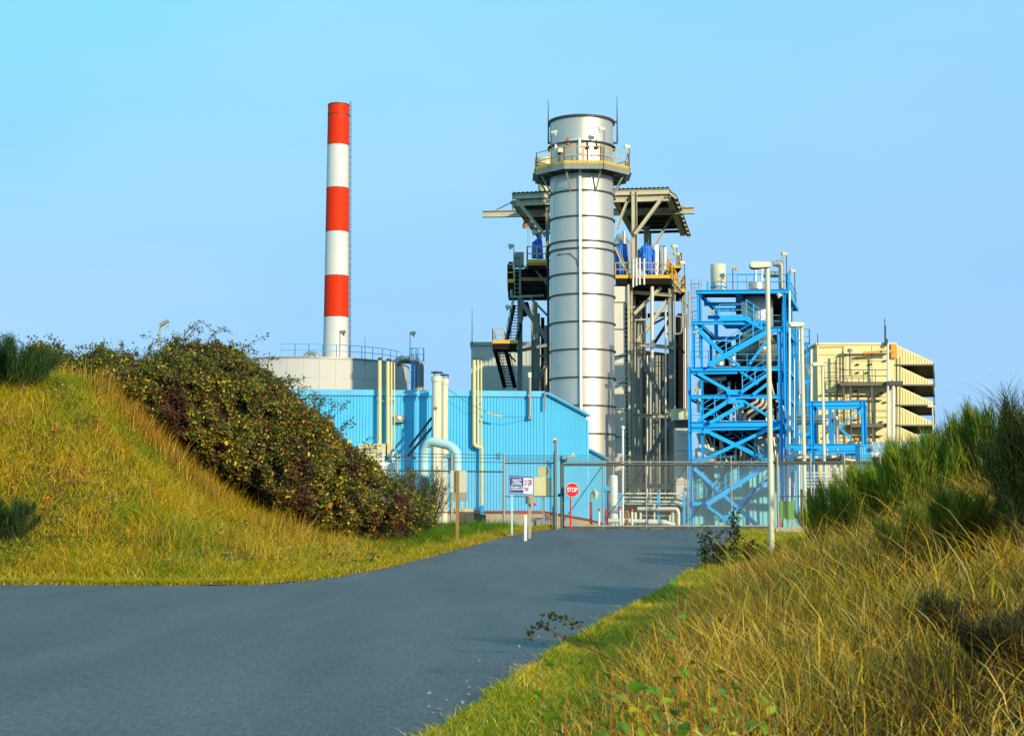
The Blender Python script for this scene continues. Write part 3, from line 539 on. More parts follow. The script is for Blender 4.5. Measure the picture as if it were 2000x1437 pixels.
# bramble thicket on the ridge
UP = np.array([(40, 700), (80, 690), (180, 696), (290, 706), (325, 688), (345, 676), (420, 675), (455, 693), (500, 718), (560, 763), (640, 818), (700, 876), (745, 928), (790, 958), (830, 985), (880, 1000)], float)
LO = np.array([(40, 760), (90, 752), (230, 752), (310, 800), (400, 862), (450, 905), (520, 950), (600, 985), (680, 1018), (760, 1016), (830, 1006), (880, 1000)], float)
def thick_pt(px, t, rng=None):
    """surface of the thicket: t=0 front foot, 1 crest, up to 1.7 down the back"""
    yu = np.interp(px, UP[:, 0], UP[:, 1]); yl = np.interp(px, LO[:, 0], LO[:, 1]); D0 = np.interp(px, [40, 300, 600, 880], [49.5, 48.3, 48.2, 51.5]); D1 = D0 + np.interp(px, [40, 300, 500, 880], [2.5, 4.5, 5.5, 3])
    tt = np.minimum(t, 1.); D = D0 + (D1 - D0) * t; py = yl + (yu - yl) * np.sin(tt * math.pi / 2) ** .82
    Dz = D0 + (D1 - D0) * tt; u = (px - 1000) / F; v = (718.5 - py) / F; k = Dz / (CP - v * SP); z = EYE + (SP + v * CP) * k; z = np.where(t > 1, z - (t - 1) ** 2 * 4.5, z)
    return np.stack([u * D / CP, D, z], -1)
root = thing('bramble_thicket', 'long tangled bramble thicket with green, yellow and maroon leaves over the bank', 'thicket', tuple(P(480, 900, 50)))
pxs = np.linspace(40, 815, 85); ts = np.linspace(.04, 1.8, 22); PX, TT = np.meshgrid(pxs, ts); core = thick_pt(PX, TT); cn = vnoise(PX * .05, TT * 6, 1.1, 51)
core[..., 2] -= .62 + .16 * cn + .5 * sstep(680, 815, PX); core[..., 1] += .35 + .5 * sstep(680, 815, PX)
qi = np.arange(core.shape[0] * core.shape[1]).reshape(core.shape[:2]); qq = np.stack([qi[:-1, :-1], qi[:-1, 1:], qi[1:, 1:], qi[1:, :-1]], -1).reshape(-1, 4)
co_ = obj_of(fast_mesh('tangled_stems', core.reshape(-1, 3), qq, smooth=False), mat('tangled_stem_mass', (.035, .022, .012), .95, 0, .5, 5, .8, spec=.05)); co_.parent = root; co_.location = -root.location
rng = np.random.default_rng(77); n = 190000; px = 45 + 805 * rng.uniform(0, 1, n); keep = rng.uniform(0, 1, n) > sstep(690, 840, px) * .93; px = px[keep]; n = len(px); t = np.where(rng.uniform(0, 1, n) < .14, rng.uniform(0, .10, n), rng.uniform(0, 1.25, n)); p = thick_pt(px, t)
lump = vnoise(p[:, 0], p[:, 2] + p[:, 1] * .6, 2.1, 61); fine = vnoise(p[:, 0], p[:, 2] + p[:, 1] * .6, 5.5, 62)
off = rng.normal(.0, .09, n) + lump * .34 + fine * .20 - rng.exponential(.22, n); p[:, 2] += off * .85; p[:, 1] -= off * .6; p[:, 0] += rng.normal(0, .06, n)
gap = vnoise(p[:, 0] + .7 * p[:, 1], p[:, 2] - .5 * p[:, 1], 6.5, 65) + .6 * vnoise(p[:, 0], p[:, 2] + p[:, 1], 2.6, 66) + rng.normal(0, .25, n) > -.05
p, px, t, lump = p[gap], px[gap], t[gap], lump[gap]; n = len(px)
nr = np.stack([rng.normal(.1, .55, n), rng.normal(-.55, .5, n), rng.normal(.75, .5, n)], -1)
mar = (.8 * vnoise(px * .045, t * 5, 1.0, 61) + .45 * vnoise(px * .03, t * 3, 1.3, 63) + rng.uniform(-.35, .35, n) + (np.abs(px - 640) < 160) * (t < .35) * .35 + (np.abs(px - 360) < 70) * (t > .5) * .2) > .62
c = pick(rng, [(.045, .075, .010), (.10, .13, .012), (.24, .225, .015), (.62, .50, .03), (.60, .22, .02), (.15, .02, .012), (.17, .09, .015)], [3.6, 3.6, 2.9, 1.7, .9, 1.6, 2.2], n, .25)
c = np.where(mar[:, None], pick(rng, [(.10, .016, .012), (.05, .03, .012), (.05, .08, .012), (.3, .2, .02), (.2, .05, .015)], [5, 3, 2.5, .7, 1], n, .3), c)
lf = obj_of(leaf_mesh('foliage', p, nr, rng.uniform(.05, .13, n) * np.where(rng.uniform(0, 1, n) < .12, 1.6, 1), c, rng, .72), M['leaf']); lf.parent = root; lf.location = -root.location
cm = MB(); lp = []
for i in range(260):
    a = rng.uniform(60, 840); tt = rng.uniform(.3, 1.1); b = Vector(thick_pt(np.array(a), np.array(tt))); d = Vector((rng.normal(0, .5), rng.normal(-.2, .3), rng.uniform(.3, .85) if i % 2 else rng.uniform(0, .4))); e = b + d + Vector((rng.normal(0, .3), -.2, -.15))
    qs = [b * (1 - s) ** 2 + (b + d) * 2 * s * (1 - s) + e * s * s for s in np.linspace(0, 1, 7)]; cm.tube(qs, [.009, .008, .007, .006, .005, .004, .003], 4, False)
    for qv in qs[1:]:
        for k in range(5): lp.append(tuple(qv + Vector(rng.normal(0, .07, 3))))
for (a, tt, dx, hz) in [(345, 1.0, 1.2, .75), (400, 1.0, .9, .55), (640, .95, .55, .5), (665, .9, .5, .35), (365, 1., .4, .6), (470, 1., .6, .3), (180, 1., .4, .35), (100, 1, .3, .3), (250, 1., -.4, .3), (560, 1., .4, .35)]:
    b = Vector(thick_pt(np.array(float(a)), np.array(tt))); q = [b + Vector((dx * s, 0, hz * math.sin(s * 2.4) * 1.1)) for s in np.linspace(0, 1, 9)]; cm.tube(q, [.011] * 5 + [.007] * 4, 4, False)
    for qv in q[1:]:
        for k in range(6): lp.append(tuple(qv + Vector(rng.normal(0, .06, 3))))
cm.build('canes', 'cane', root); lp = np.array(lp); n = len(lp)
l2 = obj_of(leaf_mesh('cane_leaves', lp, rng.normal(0, 1, (n, 3)) + np.array([0, -.4, .6]), rng.uniform(.05, .11, n), pick(rng, [(.05, .09, .012), (.10, .13, .015), (.3, .26, .03), (.12, .03, .015)], [4, 3, 1.5, 1], n, .25), rng, .7), M['leaf']); l2.parent = root; l2.location = -root.location
# single arching bramble canes on the banks
def arch_cane(label, pts, D, rad, nleaf, pal, lsize, group, leaf_from=.4, grounded=True, seed=0):
    rng = np.random.default_rng(300 + seed); D = hit(*pts[0])[1]; D1 = hit(*pts[-1])[1] if grounded else D - .6; q = catmull([tuple(P(px, py, D + (D1 - D) * i / (len(pts) - 1))) for i, (px, py) in enumerate(pts)], 7)
    zb = float(ground(q[0][0], q[0][1])); r = thing('bramble_cane', label, 'bramble', (q[0][0], q[0][1], zb), group); k = len(q)
    pre = []
    MB().tube([Vector(v) for v in pre] + [Vector(v) for v in q], [rad] * len(pre) + [rad * (1 - .6 * i / k) for i in range(k)], 6).build('cane', 'cane', r)
    i0 = int(k * leaf_from); ii = rng.integers(i0, k, nleaf); c = np.array(q)[ii] + rng.normal(0, lsize * .6, (nleaf, 3))
    o = obj_of(leaf_mesh('leaves', c, rng.normal(0, 1, (nleaf, 3)) + np.array([0, -.3, .8]), rng.uniform(.7, 1.3, nleaf) * lsize, pick(rng, pal, [1] * len(pal), nleaf, .3), rng, .65), M['leaf']); o.parent = r; o.location = -r.location
DL = [(.02, .035, .012), (.03, .05, .012), (.06, .05, .02), (.10, .10, .02)]
for i, a in enumerate([('dark leafy bramble cane reaching lowest over the asphalt edge', [(1240, 1310), (1170, 1275), (1100, 1243), (1060, 1225), (1028, 1238)], 12.6, .009, 40, DL, .06, .5),
    ('upper dark leafy bramble cane arching over the asphalt edge', [(1185, 1285), (1160, 1255), (1130, 1225), (1095, 1203), (1068, 1198)], 13.2, .008, 40, DL, .06, .5),
    ('bare bramble cane arching between the two orange stems', [(1235, 1270), (1270, 1245), (1310, 1231), (1350, 1236), (1400, 1262)], 13.5, .008, 5, DL, .04, .3),
    ('lower red brown bramble cane arched over the near grass', [(1210, 1325), (1250, 1298), (1300, 1276), (1340, 1274), (1390, 1295)], 12.2, .007, 6, [(.5, .2, .02), (.1, .12, .02)], .04, .2)]):
    arch_cane(a[0], a[1], a[2], a[3], a[4], a[5], a[6], 'bramble canes arching beside the road', a[7], grounded=False, seed=i)
for i, a in enumerate([('thick double arched bramble cane on the lower left bank', [(98, 968), (118, 948), (150, 941), (180, 943), (205, 952)], 41.8), ('long bramble cane drooping from the left edge of the bank', [(0, 922), (30, 925), (55, 935), (72, 950), (78, 958)], 42),
    ('thin hooped bramble cane in the middle of the bank', [(183, 930), (196, 919), (212, 920), (222, 935), (228, 955)], 42.3), ('small hooped bramble cane near the centre of the bank', [(338, 1015), (352, 1010), (368, 1011), (380, 1018), (386, 1024)], 41), ('fallen bramble cane low on the bank above the road', [(320, 998), (321, 1010), (345, 1030), (372, 1048)], 41.2),
    ('short brown bramble cane hooped over the bank below the dark broom', [(130, 772), (150, 758), (170, 757), (190, 768), (200, 785)], 46.5), ('wiry bramble cane curling over the left bank', [(75, 955), (85, 935), (105, 925), (130, 930), (150, 945)], 41.5)]):
    arch_cane(a[0], a[1], a[2] - 1.1, .022 if i in (0, 1) else .014, 22, [(.30, .22, .03), (.42, .14, .02), (.12, .12, .02), (.5, .42, .15)], .07, 'bramble canes on the left bank', .1, seed=20 + i)
# sapling cluster on the verge
def sapling(label, px, py, D, h, n, seed, lsize=.07, group=None):
    rng = np.random.default_rng(seed); p = P(px, py, D); z = float(ground(p.x, D)); r = thing('sapling', label, 'sapling', (p.x, D, z), group); s = MB(); pts = []
    for i in range(n):
        b = Vector((p.x + rng.normal(0, .12), D + rng.normal(0, .12), z)); t = b + Vector((rng.normal(0, .13), rng.normal(0, .1), h * rng.uniform(.6, 1))); q = [b.lerp(t, k) + Vector((rng.normal(0, .015), 0, 0)) for k in np.linspace(0, 1, 6)]; s.tube(q, [.009, .008, .007, .006, .005, .003], 5, False)
        pts += [q[k].lerp(q[k + 1], u) + Vector(rng.normal(0, .07, 3)) for k in range(1, 5) for u in rng.uniform(0, 1, 10)]
    s.build('stem', 'bark', r); c = np.array([tuple(v) for v in pts]); m = len(c)
    o = obj_of(leaf_mesh('leaves', c, rng.normal(0, .7, (m, 3)) + np.array([0, -.3, .9]), rng.uniform(.7, 1.3, m) * lsize, pick(rng, [(.02, .035, .008), (.04, .06, .01), (.09, .11, .015), (.2, .18, .02)], [3, 4, 2, 1], m, .2), rng, .6), M['leaf']); o.parent = r; o.location = -r.location
for i, (lab, px, py, D, h, k) in enumerate([('slender dark leaved sapling nearest the asphalt on the right verge', 1375, 1105, 42.5, 1.35, 4), ('tallest leafy sapling of the clump beside the road', 1436, 1105, 43, 1.6, 5), ('bushy low sapling in the middle of the verge clump', 1405, 1110, 42, 1.0, 7), ('short leafy sapling at the foot of the verge clump by the light pole', 1455, 1100, 43.5, .8, 6)]): sapling(lab, px, py, D, h, k, 400 + i, .11, 'saplings on the right verge')
# foreground shoots with broad leaves
def shoot(label, px, ytop, D, seed, nl, big, lean=0, bare=.0):
    rng = np.random.default_rng(seed); t = P(px, ytop, D); z = float(ground(t.x, D)); r = thing('leafy_shoot', label, 'plant', (t.x - lean, D, z), 'broad leaved shoots in the foreground')
    q = [Vector((t.x - lean * (1 - k), D + .02 * math.sin(k * 5), z + (t.z - z) * k)) for k in np.linspace(0, 1, 8)]; MB().tube(q, [.005 - .0035 * i / 7 for i in range(8)], 6).build('stem', 'stem', r)
    ax = []; V = []; Q = []; C = []
    for i in range(nl):
        k = bare + (1 - bare) * (i + .6) / nl; b = Vector((t.x - lean * (1 - k), D, z + (t.z - z) * k)); a = i * 2.4 + rng.uniform(-.5, .5); d = Vector((math.cos(a), math.sin(a) * .8, rng.uniform(.4, 1.3))).normalized(); side = d.cross(Vector((0, 0, 1))).normalized(); up = side.cross(d); ro = rng.uniform(-1.1, 1.1); side = side * math.cos(ro) + up * math.sin(ro); up = side.cross(d); ln = big * rng.uniform(.7, 1.25) * (1.1 - .35 * k); o = len(V)
        pr = [(0, .04), (.18, .36), (.42, .5), (.68, .38), (.88, .16), (1, .01)]
        for s, w in pr:
            cpos = b + d * (ln * s) - Vector((0, 0, 1)) * ln * .35 * s * s
            for e in (-1, 0, 1): V.append(tuple(cpos + side * (e * w * ln * .5) + up * (abs(e) * .10 * ln * w * 2)))
        cc = pick(rng, [(.14, .30, .015), (.28, .38, .015), (.08, .22, .03), (.46, .46, .02)], [3, 3, 1.5, 1.2], 1, .15)[0]; C += [cc] * 18
        Q += [(o + 3 * j + e, o + 3 * j + e + 1, o + 3 * j + e + 4, o + 3 * j + e + 3) for j in range(5) for e in (0, 1)]
    m = fast_mesh('leaves', np.array(V), np.array(Q), None, np.array(C), True); o = obj_of(m, M['leaf']); o.parent = r; o.location = -r.location
for i, a in enumerate([('shoot with a pale curled tip leaf, leftmost of the foreground shoots', 1062, 1290, 4.2, 8, .062, .02), ('short green shoot second from the left in the foreground', 1150, 1365, 3.9, 6, .055, -.01), ('orange stemmed shoot standing tallest in the foreground', 1322, 1135, 4.6, 9, .05, .01), ('shoot with small bright leaves beside the tall orange stem', 1195, 1300, 4.4, 8, .05, .03), ('yellow green shoot close in front of the tall orange stem', 1345, 1290, 4.0, 8, .055, -.02), ('drooping shoot at the lower right of the foreground clump', 1450, 1340, 4.0, 7, .055, .02), ('broad leaved shoot low between two taller orange stems', 1260, 1385, 3.7, 6, .06, .01), ('smallest leafy shoot at the bottom edge', 1385, 1400, 3.7, 5, .055, -.015), ('leafy shoot between the pale curled shoot and the short green shoot', 1105, 1345, 4.1, 6, .055, .015), ('dark green leafy shoot right of the tall orange stem', 1400, 1310, 4.2, 8, .055, .01), ('shoot with the broadest leaves at the bottom centre', 1225, 1340, 3.8, 8, .068, -.02), ('rightmost leafy shoot of the foreground clump', 1500, 1370, 4.0, 7, .055, .01), ('slim leafy shoot crowded behind the broad leaved shoots', 1290, 1330, 4.3, 8, .05, .0)]): shoot(a[0], a[1], a[2], a[3], 500 + i, a[4] + 24, a[5] * 1.12, a[6], .05)
# ================================================================== PLANT
YZ = .5                                   # level of the plant yard
def zpx(py, D, px=1000): return P(px, py, D).z
def xpx(px, py, D): return P(px, py, D).x
# ------------------------------------------------------------------ red and white chimney
D = 165; cx = xpx(657, 600, D); r = thing('striped_chimney', 'tall red and white banded chimney rising behind the grey tank', 'chimney', (cx, D, YZ))
bands = [zpx(y, D, 657) for y in (205, 285, 369, 454, 540, 620)] + [YZ]; zt, zb = bands[0], bands[5]
def chr_(z): return 1.37 - (z - 20) / (bands[0] - 20) * .21
mb = MB()
for i in range(6):
    mb.cur = i % 2; z0, z1 = bands[i + 1], bands[i]; mb.lathe(cx, D, [(chr_(z0), z0), (chr_(z1), z1)], 40)
mb.cur = 0; mb.lathe(cx, D, [(chr_(zt) - .0, zt), (chr_(zt) - .15, zt), (chr_(zt) - .15, zt - 3)], 40); mb.build('shaft', ['red', 'chim_white'], r)
mb = MB()
for z in (zt - .08, zt - 1.15): mb.ring(cx, D, chr_(z), z, .035, .09, 40)
for z in bands[1:6]: mb.ring(cx, D, chr_(z), z, .012, .05, 40)
mb.build('joint_band', 'soot', r)
a = math.radians(-12); mb = MB(); H = zt - YZ
for s in (-1, 1):
    mb.tube([(cx + (chr_(z) + .2) * math.cos(a) + s * .2 * math.sin(-a), D + (chr_(z) + .2) * math.sin(a) + s * .2, z) for z in (YZ + 2, zt + .3)], .035, 5)
for k in range(int(H / .75)):
    z = YZ + 2 + k * .75
    if z < zt: mb.tube([(cx + chr_(z), D + chr_(z) * math.sin(a), z), (cx + chr_(z) + .30, D + (chr_(z)) * math.sin(a), z)], .02, 4, False)
mb.build('ladder', 'galv_dark', r)
# ------------------------------------------------------------------ storage tank
D = 128; cx = xpx(608, 715, D); R = 8.12; zt = 14.15
r = thing('storage_tank', 'broad pale grey storage tank with blue railing on its roof', 'tank', (cx, D, YZ))
mb = MB().lathe(cx, D, [(R, YZ), (R, zt)], 96); mb.build('shell', 'tank', r)
MB().lathe(cx, D, [(R, zt - .01), (R * .5, zt + .35), (.01, zt + .5)], 96).build('roof', 'tank', r)
mb = MB().ring(cx, D, R, zt - .06, .06, .12, 96)
for k in range(1, 6): mb.ring(cx, D, R, YZ + k * 2.4, .006, .03, 96)
mb.build('rim', 'galv', r)
mb = MB()
for k in range(0, 14):
    t = math.radians(-105 + k * 9); 
    mb.tube([(cx + R * math.cos(t) * 1.001, D + R * math.sin(t) * 1.001, YZ), (cx + R * math.cos(t) * 1.001, D + R * math.sin(t) * 1.001, zt - .15)], .005, 4, False)
mb.build('plate_seam', 'galv', r)
arc = lambda a0, a1, rr, z, n: [(cx + rr * math.cos(math.radians(t)), D + rr * math.sin(math.radians(t)), z) for t in np.linspace(a0, a1, n)]
rail(r, 'railing', 'blue_rail', arc(-100, -12, R - .3, zt + .02, 12), h=1.0, gap=2.2, rad=.024)
mb = MB(); mb.tube([P(608 + 24 * math.cos(t) * .5, 698 - 9 * math.sin(t), 122) for t in np.linspace(0, math.pi, 9)], .18, 8); mb.build('manhole_vent', 'galv', r)
for px, y0, y1 in [(713, 657, 712), (527, 686, 712), (537, 692, 706)]: MB().tube([P(px, y1, 121), P(px, y0, 121)], [.035, .012], 5).build('lightning_rod', 'seam', r)
flood(r, 664, 649, 701, 121, 1, .42, 'duct_cream', 'seam'); flood(r, 801, 651, 712, 123, 1, .42, 'duct_cream', 'seam')
pipe(r, 'overflow_pipe', 'galv', [(772, 712, 123), (780, 702, 123), (812, 703, 124), (820, 712, 124), (820, 800, 124)], .33, 12, bend=.8)
for k, px in enumerate((806, 812, 817)): pipe(r, 'riser_pipe', ['blue', 'rust', 'galv'][k], [(px, 705, 122.5), (px, 800, 122.5)], .11, 8)
ladder(r, P(809, 800, 122), 4.9, 'blue', .5, True)
b = P(800, 705, 122.3); rail(r, 'railing', 'blue_rail', [b, b + Vector((1.1, 0, 0)), b + Vector((1.1, 1.2, 0))], h=1.05, gap=.5)
# ------------------------------------------------------------------ pale building behind
D = 138; A = xpx(920, 755, D); B = xpx(1075, 755, D); zt = zpx(668, D); r = thing('pale_building', 'pale grey ribbed metal building standing behind the blue hall', 'building', (A, D, YZ))
corrug(MB(), (A, D), (B, D), YZ, YZ, zt - .3, zt - .3, .34, .07).build('wall', 'beige_clad', r)
MB().box((A, D + .05, YZ), (B, D + 18, zt - .12)).build('body', 'beige_clad', r); MB().box((A - .1, D - .16, zt - .3), (B + .1, D + 18, zt)).build('roof_edge', 'galv', r)
MB().tube([P(922, 672, D - .4), P(922, 598, D - .4)], [.05, .015], 6).build('lightning_rod', 'seam', r)
# ------------------------------------------------------------------ blue hall
def Dw(px): return 84 + (px - 560) / 500.
FL = (-17.5, 83.3); A = (xpx(1063, 900, 85), 85.0); B = (xpx(1145, 850, 92), 92.0); C = (xpx(1180, 950, 95.5), 95.5)
zA, zB, zB2, zC = zpx(764, 85), zpx(808, 92), zpx(873, 92), zpx(892, 95.5); zFL = zA + .02; zb = 1.96; zbC = 1.25
r = thing('blue_hall', 'light blue ribbed metal hall with a stepped sloping right end', 'building', (-5, 86, YZ))
corrug(MB(), FL, A, zb, zb, zFL - .3, zA - .3, .17, .045).build('front_wall', 'wall', r)
def plate(pts, t, m, name, par):
    a = [Vector(p) for p in pts]; n = (a[1] - a[0]).cross(a[2] - a[0]).normalized(); return MB().prism(a, n * t).build(name, m, par)
zbB = zb - .42
mb = MB(); corrug(mb, A, B, zb, zbB, zA, zB, .5, .02); mb.build('end_wall', 'wall', r)
mb = MB(); corrug(mb, B, C, zbB, zbC, zB2, zC, .5, .02); mb.build('lower_end_wall', 'wall', r)
mb = MB()   # carcass just behind the sheets
def inset(p, dx, dy): return (p[0] + dx, p[1] + dy)
def prismz(mb, plan, zlo, zhi):
    n = len(plan); v = [(x, y, z) for (x, y), z in zip(plan, zlo)] + [(x, y, z) for (x, y), z in zip(plan, zhi)]
    mb.add(v, [tuple(range(n))[::-1], tuple(range(n, 2 * n))] + [(i, (i + 1) % n, (i + 1) % n + n, i + n) for i in range(n)]); return mb
BLk = (FL[0], 92); A_, B_, C_ = inset(A, -.06, .08), inset(B, -.08, .04), inset(C, -.08, .04)
prismz(mb, [inset(FL, 0, .08), A_, B_, BLk], [YZ] * 4, [zFL - .05, zA - .05, zB - .05, zB - .05]); prismz(mb, [inset(B_, -5, -.1), inset(B_, 0, .01), C_, (C_[0] - 6, C_[1])], [YZ] * 4, [zB2 - .05, zB2 - .05, zC - .05, zC - .05]); mb.build('body', 'wall_trim', r)
mb = MB(); e = .07
mb.beam((FL[0], FL[1] - e, zFL - .16), (A[0] + .03, A[1] - e, zA - .16), .32, .1); mb.build('eave_trim', 'wall_trim', r)
mb = MB(); nE = Vector((B[1] - A[1], -(B[0] - A[0]), 0)).normalized() * .07
for p, q, z0, z1 in ((A, B, zA, zB), (B, C, zB2, zC)):
    mb.beam(Vector((p[0], p[1], z0 - .12)) + nE, Vector((q[0], q[1], z1 - .12)) + nE, .42, .12)
mb.build('verge_trim', 'wall_trim', r)
mb = MB(); mb.tube([Vector((A[0], A[1], zb)) + nE * .6, Vector((A[0], A[1], zA - .4)) + nE * .6], .05, 6); mb.tube([Vector((B[0], B[1], zbB)) + nE, Vector((B[0], B[1], zB - .35)) + nE], .10, 6); mb.tube([Vector((C[0], C[1], zbC)) + nE, Vector((C[0], C[1], zC - .35)) + nE], .07, 6); mb.build('corner_flashing', 'wall_trim', r)
mb = MB(); mb.beam((FL[0], FL[1] - .06, zb - .06), (A[0] + .02, A[1] - .06, zb - .06), .14, .1); mb.beam(Vector((A[0], A[1], zb - .07)) + nE, Vector((B[0], B[1], zbB - .07)) + nE, .15, .1); mb.beam(Vector((B[0], B[1], zbB - .07)) + nE, Vector((C[0], C[1], zbC - .07)) + nE, .15, .1); mb.build('base_trim', 'red_trim', r)
mb = MB(); prismz(mb, [inset(FL, 0, -.03), inset(A, .0, -.03), inset(A, .1, .2), (FL[0], 85.5)], [YZ - .2] * 4, [zb - .13] * 4); prismz(mb, [inset(A, .03, .01), inset(B, .05, 0), inset(B, -1, 0), inset(A, -1, .3)], [YZ - .2] * 4, [zb - .14, zbB - .14, zbB - .14, zb - .14]); prismz(mb, [inset(B, .05, .01), inset(C, .05, 0), inset(C, -1, 0), inset(B, -1, .1)], [YZ - .2] * 4, [zbB - .14, zbC - .14, zbC - .14, zbB - .14]); mb.build('plinth', 'concrete', r)
def downpipe(px, y0, y1, m, head):
    Dq = Dw(min(px, 1060)) - .3; mb = MB().tube([P(px, y0, Dq), P(px, y1, Dq)], .085, 8)
    for y in (y0 + (y1 - y0) * .45, y1): mb.box(P(px - 3, y + 4, Dq - .1), P(px + 3, y - 2, Dq + .25))
    return mb
o = downpipe(1035, 737, 814, 'galv', 1).build('conduit', 'galv', r); MB().box(P(1031.5, 737, 84.6), P(1038, 728, 84.9)).build('conduit_box', 'offw', o)
MB().tube([P(1064, 765, 84.7), P(1064, 800, 84.7)], .06, 6).build('conduit', 'slate', r)
pipe(r, 'drooping_cable', 'seam', [(872, 757, 83.8), (900, 778, 83.8), (935, 798, 83.8), (953, 805, 83.8), (982, 813, 83.8), (1005, 815, 83.8), (1034, 814, 84.5)], .012, 4)
pipe(r, 'hose', 'pipey', [(952, 805.5, 83.75), (960, 809, 83.75), (970, 811.5, 83.75), (981, 813, 83.75)], .045, 6)
fl = thing('wall_floodlight', 'square grey floodlight fixed to the blue ribbed wall', 'floodlight', P(780, 817, 84.1)); p = P(780, 817, 84)
MB().beam(p + Vector((-.22, 0, 0)), p + Vector((.22, 0, 0)), .42, .3).build('housing', 'galv', fl); MB().ball(p + Vector((0, -.1, 0)), .15, 14).build('lens', 'glass', fl); MB().box(p + Vector((.22, -.05, -.2)), p + Vector((.3, .3, -.05))).build('bracket', 'seam', fl)
# pale yellow vent pipes on the blue wall
r = thing('vent_pipe_bank', 'bank of four tall pale yellow vent pipes over a beige duct', 'pipes', P(750, 890, 83.7))
for px, y0, rad, y1 in [(741.5, 704, .105, 872), (757.5, 706, .10, 872), (764.5, 707, .055, 878), (770.3, 708, .035, 905)]:
    o = pipe(r, 'vent_pipe', 'pipey', [(px, y0, 83.75), (px, y1, 83.75)], rad, 12); c = P(px, y0, 83.75); MB().tube([c + Vector((-rad * .9, 0, .05)), c + Vector((rad * .2, 0, .12)), c + Vector((rad * 1.2, 0, .06))], rad * .7, 8).build('vent_cap', 'seam', o)
mb = MB()
for y in (782.5,): mb.beam(P(735, y, 83.9), P(777, y, 83.9), .05); [mb.beam(P(px, y, 83.9), P(px, y, 84.3), .06) for px in (745, 768)]
mb.build('bracket', 'galv', r); MB().box(P(700, 890, 83.3), P(756, 868, 84.3)).build('duct', 'duct_cream', r); MB().tube([P(700, 897, 83.2), P(750, 897, 83.2)], .25, 12).build('header_pipe', 'duct_cream', r); MB().box(P(704, 940, 82.6), P(775, 905, 84.2)).build('equipment_skid', 'whitep', r); MB().box(P(756, 893, 83.4), P(764, 866, 84.2)).build('duct_end', 'duct_cream', r)
for px in (748, 768): pipe(r, 'valve_pipe', 'whitep', [(px, 882, 83), (px, 925, 83)], .09, 8)
r = thing('gas_pipe_run', 'three pale yellow pipes joining into one pipe down the blue wall', 'pipes', P(941, 995, 84.2))
for px, rad, yb in [(926, .10, 871), (933.5, .065, 871), (940, .05, 871)]:
    d = Dw(930) - .45; o = pipe(r, 'pipe', 'pipey', [(px, 703, d), (px, yb + (0 if px < 927 else 1), d), (942, yb + 3, d)] if px < 938 else [(px, 704, d), (px, yb, d)], rad, 10, bend=.3); c = P(px, 703, d); MB().tube([c + Vector((-rad, 0, .03)), c + Vector((rad, 0, .08))], rad * .6, 8).build('vent_cap', 'seam', o)
d = Dw(930) - .45; pipe(r, 'down_pipe', 'pipey', [(938, 874, d), (941.3, 874, d), (941.3, 988, d)], .085, 10, bend=.12); MB().box(P(937.5, 1006, d - .12), P(945, 986, d + .12)).build('pipe_shoe', 'blue', r)
mb = MB()
for y in (787, 870): mb.beam(P(921, y, d + .05), P(952 if y > 800 else 943, y, d + .05), .05); [mb.beam(P(px, y, d), P(px, y, d + .5), .05) for px in (924, 940)]
mb.build('bracket', 'galv', r)
# twin cream stacks
r = thing('twin_exhaust_stacks', 'pair of cream exhaust stacks with flat rain caps by the blue wall', 'stacks', P(860, 930, 82))
for px, y0, w, y1 in [(853, 735, 9.5, 935), (868, 740, 7, 935)]:
    dd = 82 + (px > 860) * .6; rad = S(w, dd); b = P(px, y1, dd); t = P(px, y0, dd); x = P(px, 830, dd).x
    o = MB().lathe(x, dd, [(rad, YZ), (rad, t.z - .3), (rad * 1.18, t.z - .28), (rad * 1.18, t.z), (rad * .9, t.z), (rad * .9, t.z - 1)], 24).build('stack', 'offw', r)
    mb = MB().lathe(x, dd, [(.01, t.z + .22), (rad * 1.25, t.z + .18), (rad * 1.25, t.z + .24), (.01, t.z + .28)], 20)
    for k in range(3): q = Vector((x + rad * math.cos(k * 2.1), dd + rad * math.sin(k * 2.1), t.z)); mb.tube([q, q + Vector((0, 0, .2))], .02, 4)
    mb.build('rain_cap', 'seam', o)
for x0, y0, x1, y1 in [(843, 816, 800, 872), (845, 833, 797, 890)]: bar(r, 'guy_strut', 'dark', x0, y0, x1, y1, 82.2, 4.2, 81.5, I=False)
pipe(r, 'sampling_pipe', 'whitep', [(848, 800, 81.6), (848, 935, 81.6)], .04, 6); MB().ball(P(851, 797, 81.6), .1, 8).build('sampling_port', 'rust', r)
# arched pale blue pipe
r = thing('arched_pipe', 'thick pale blue pipe arching over like a gooseneck by the fence', 'pipe', P(895, 925, 79))
pipe(r, 'pipe', 'pipeb', [(828, 930, 79.8), (829, 880, 79.8), (838, 861, 79.6), (880, 870, 79.2), (893, 884, 79), (894, 960, 79)], .235, 18, bend=.5); pipe(r, 'branch_pipe', 'pipeb', [(868, 892, 79.5), (893, 892, 79)], .12, 10); MB().box(P(866, 925, 79.3), P(885, 895, 79.6)).build('bracket_plate', 'pipeb', r); pipe(r, 'prop', 'seam', [(882, 874, 79.1), (882, 960, 79.1)], .04, 6)
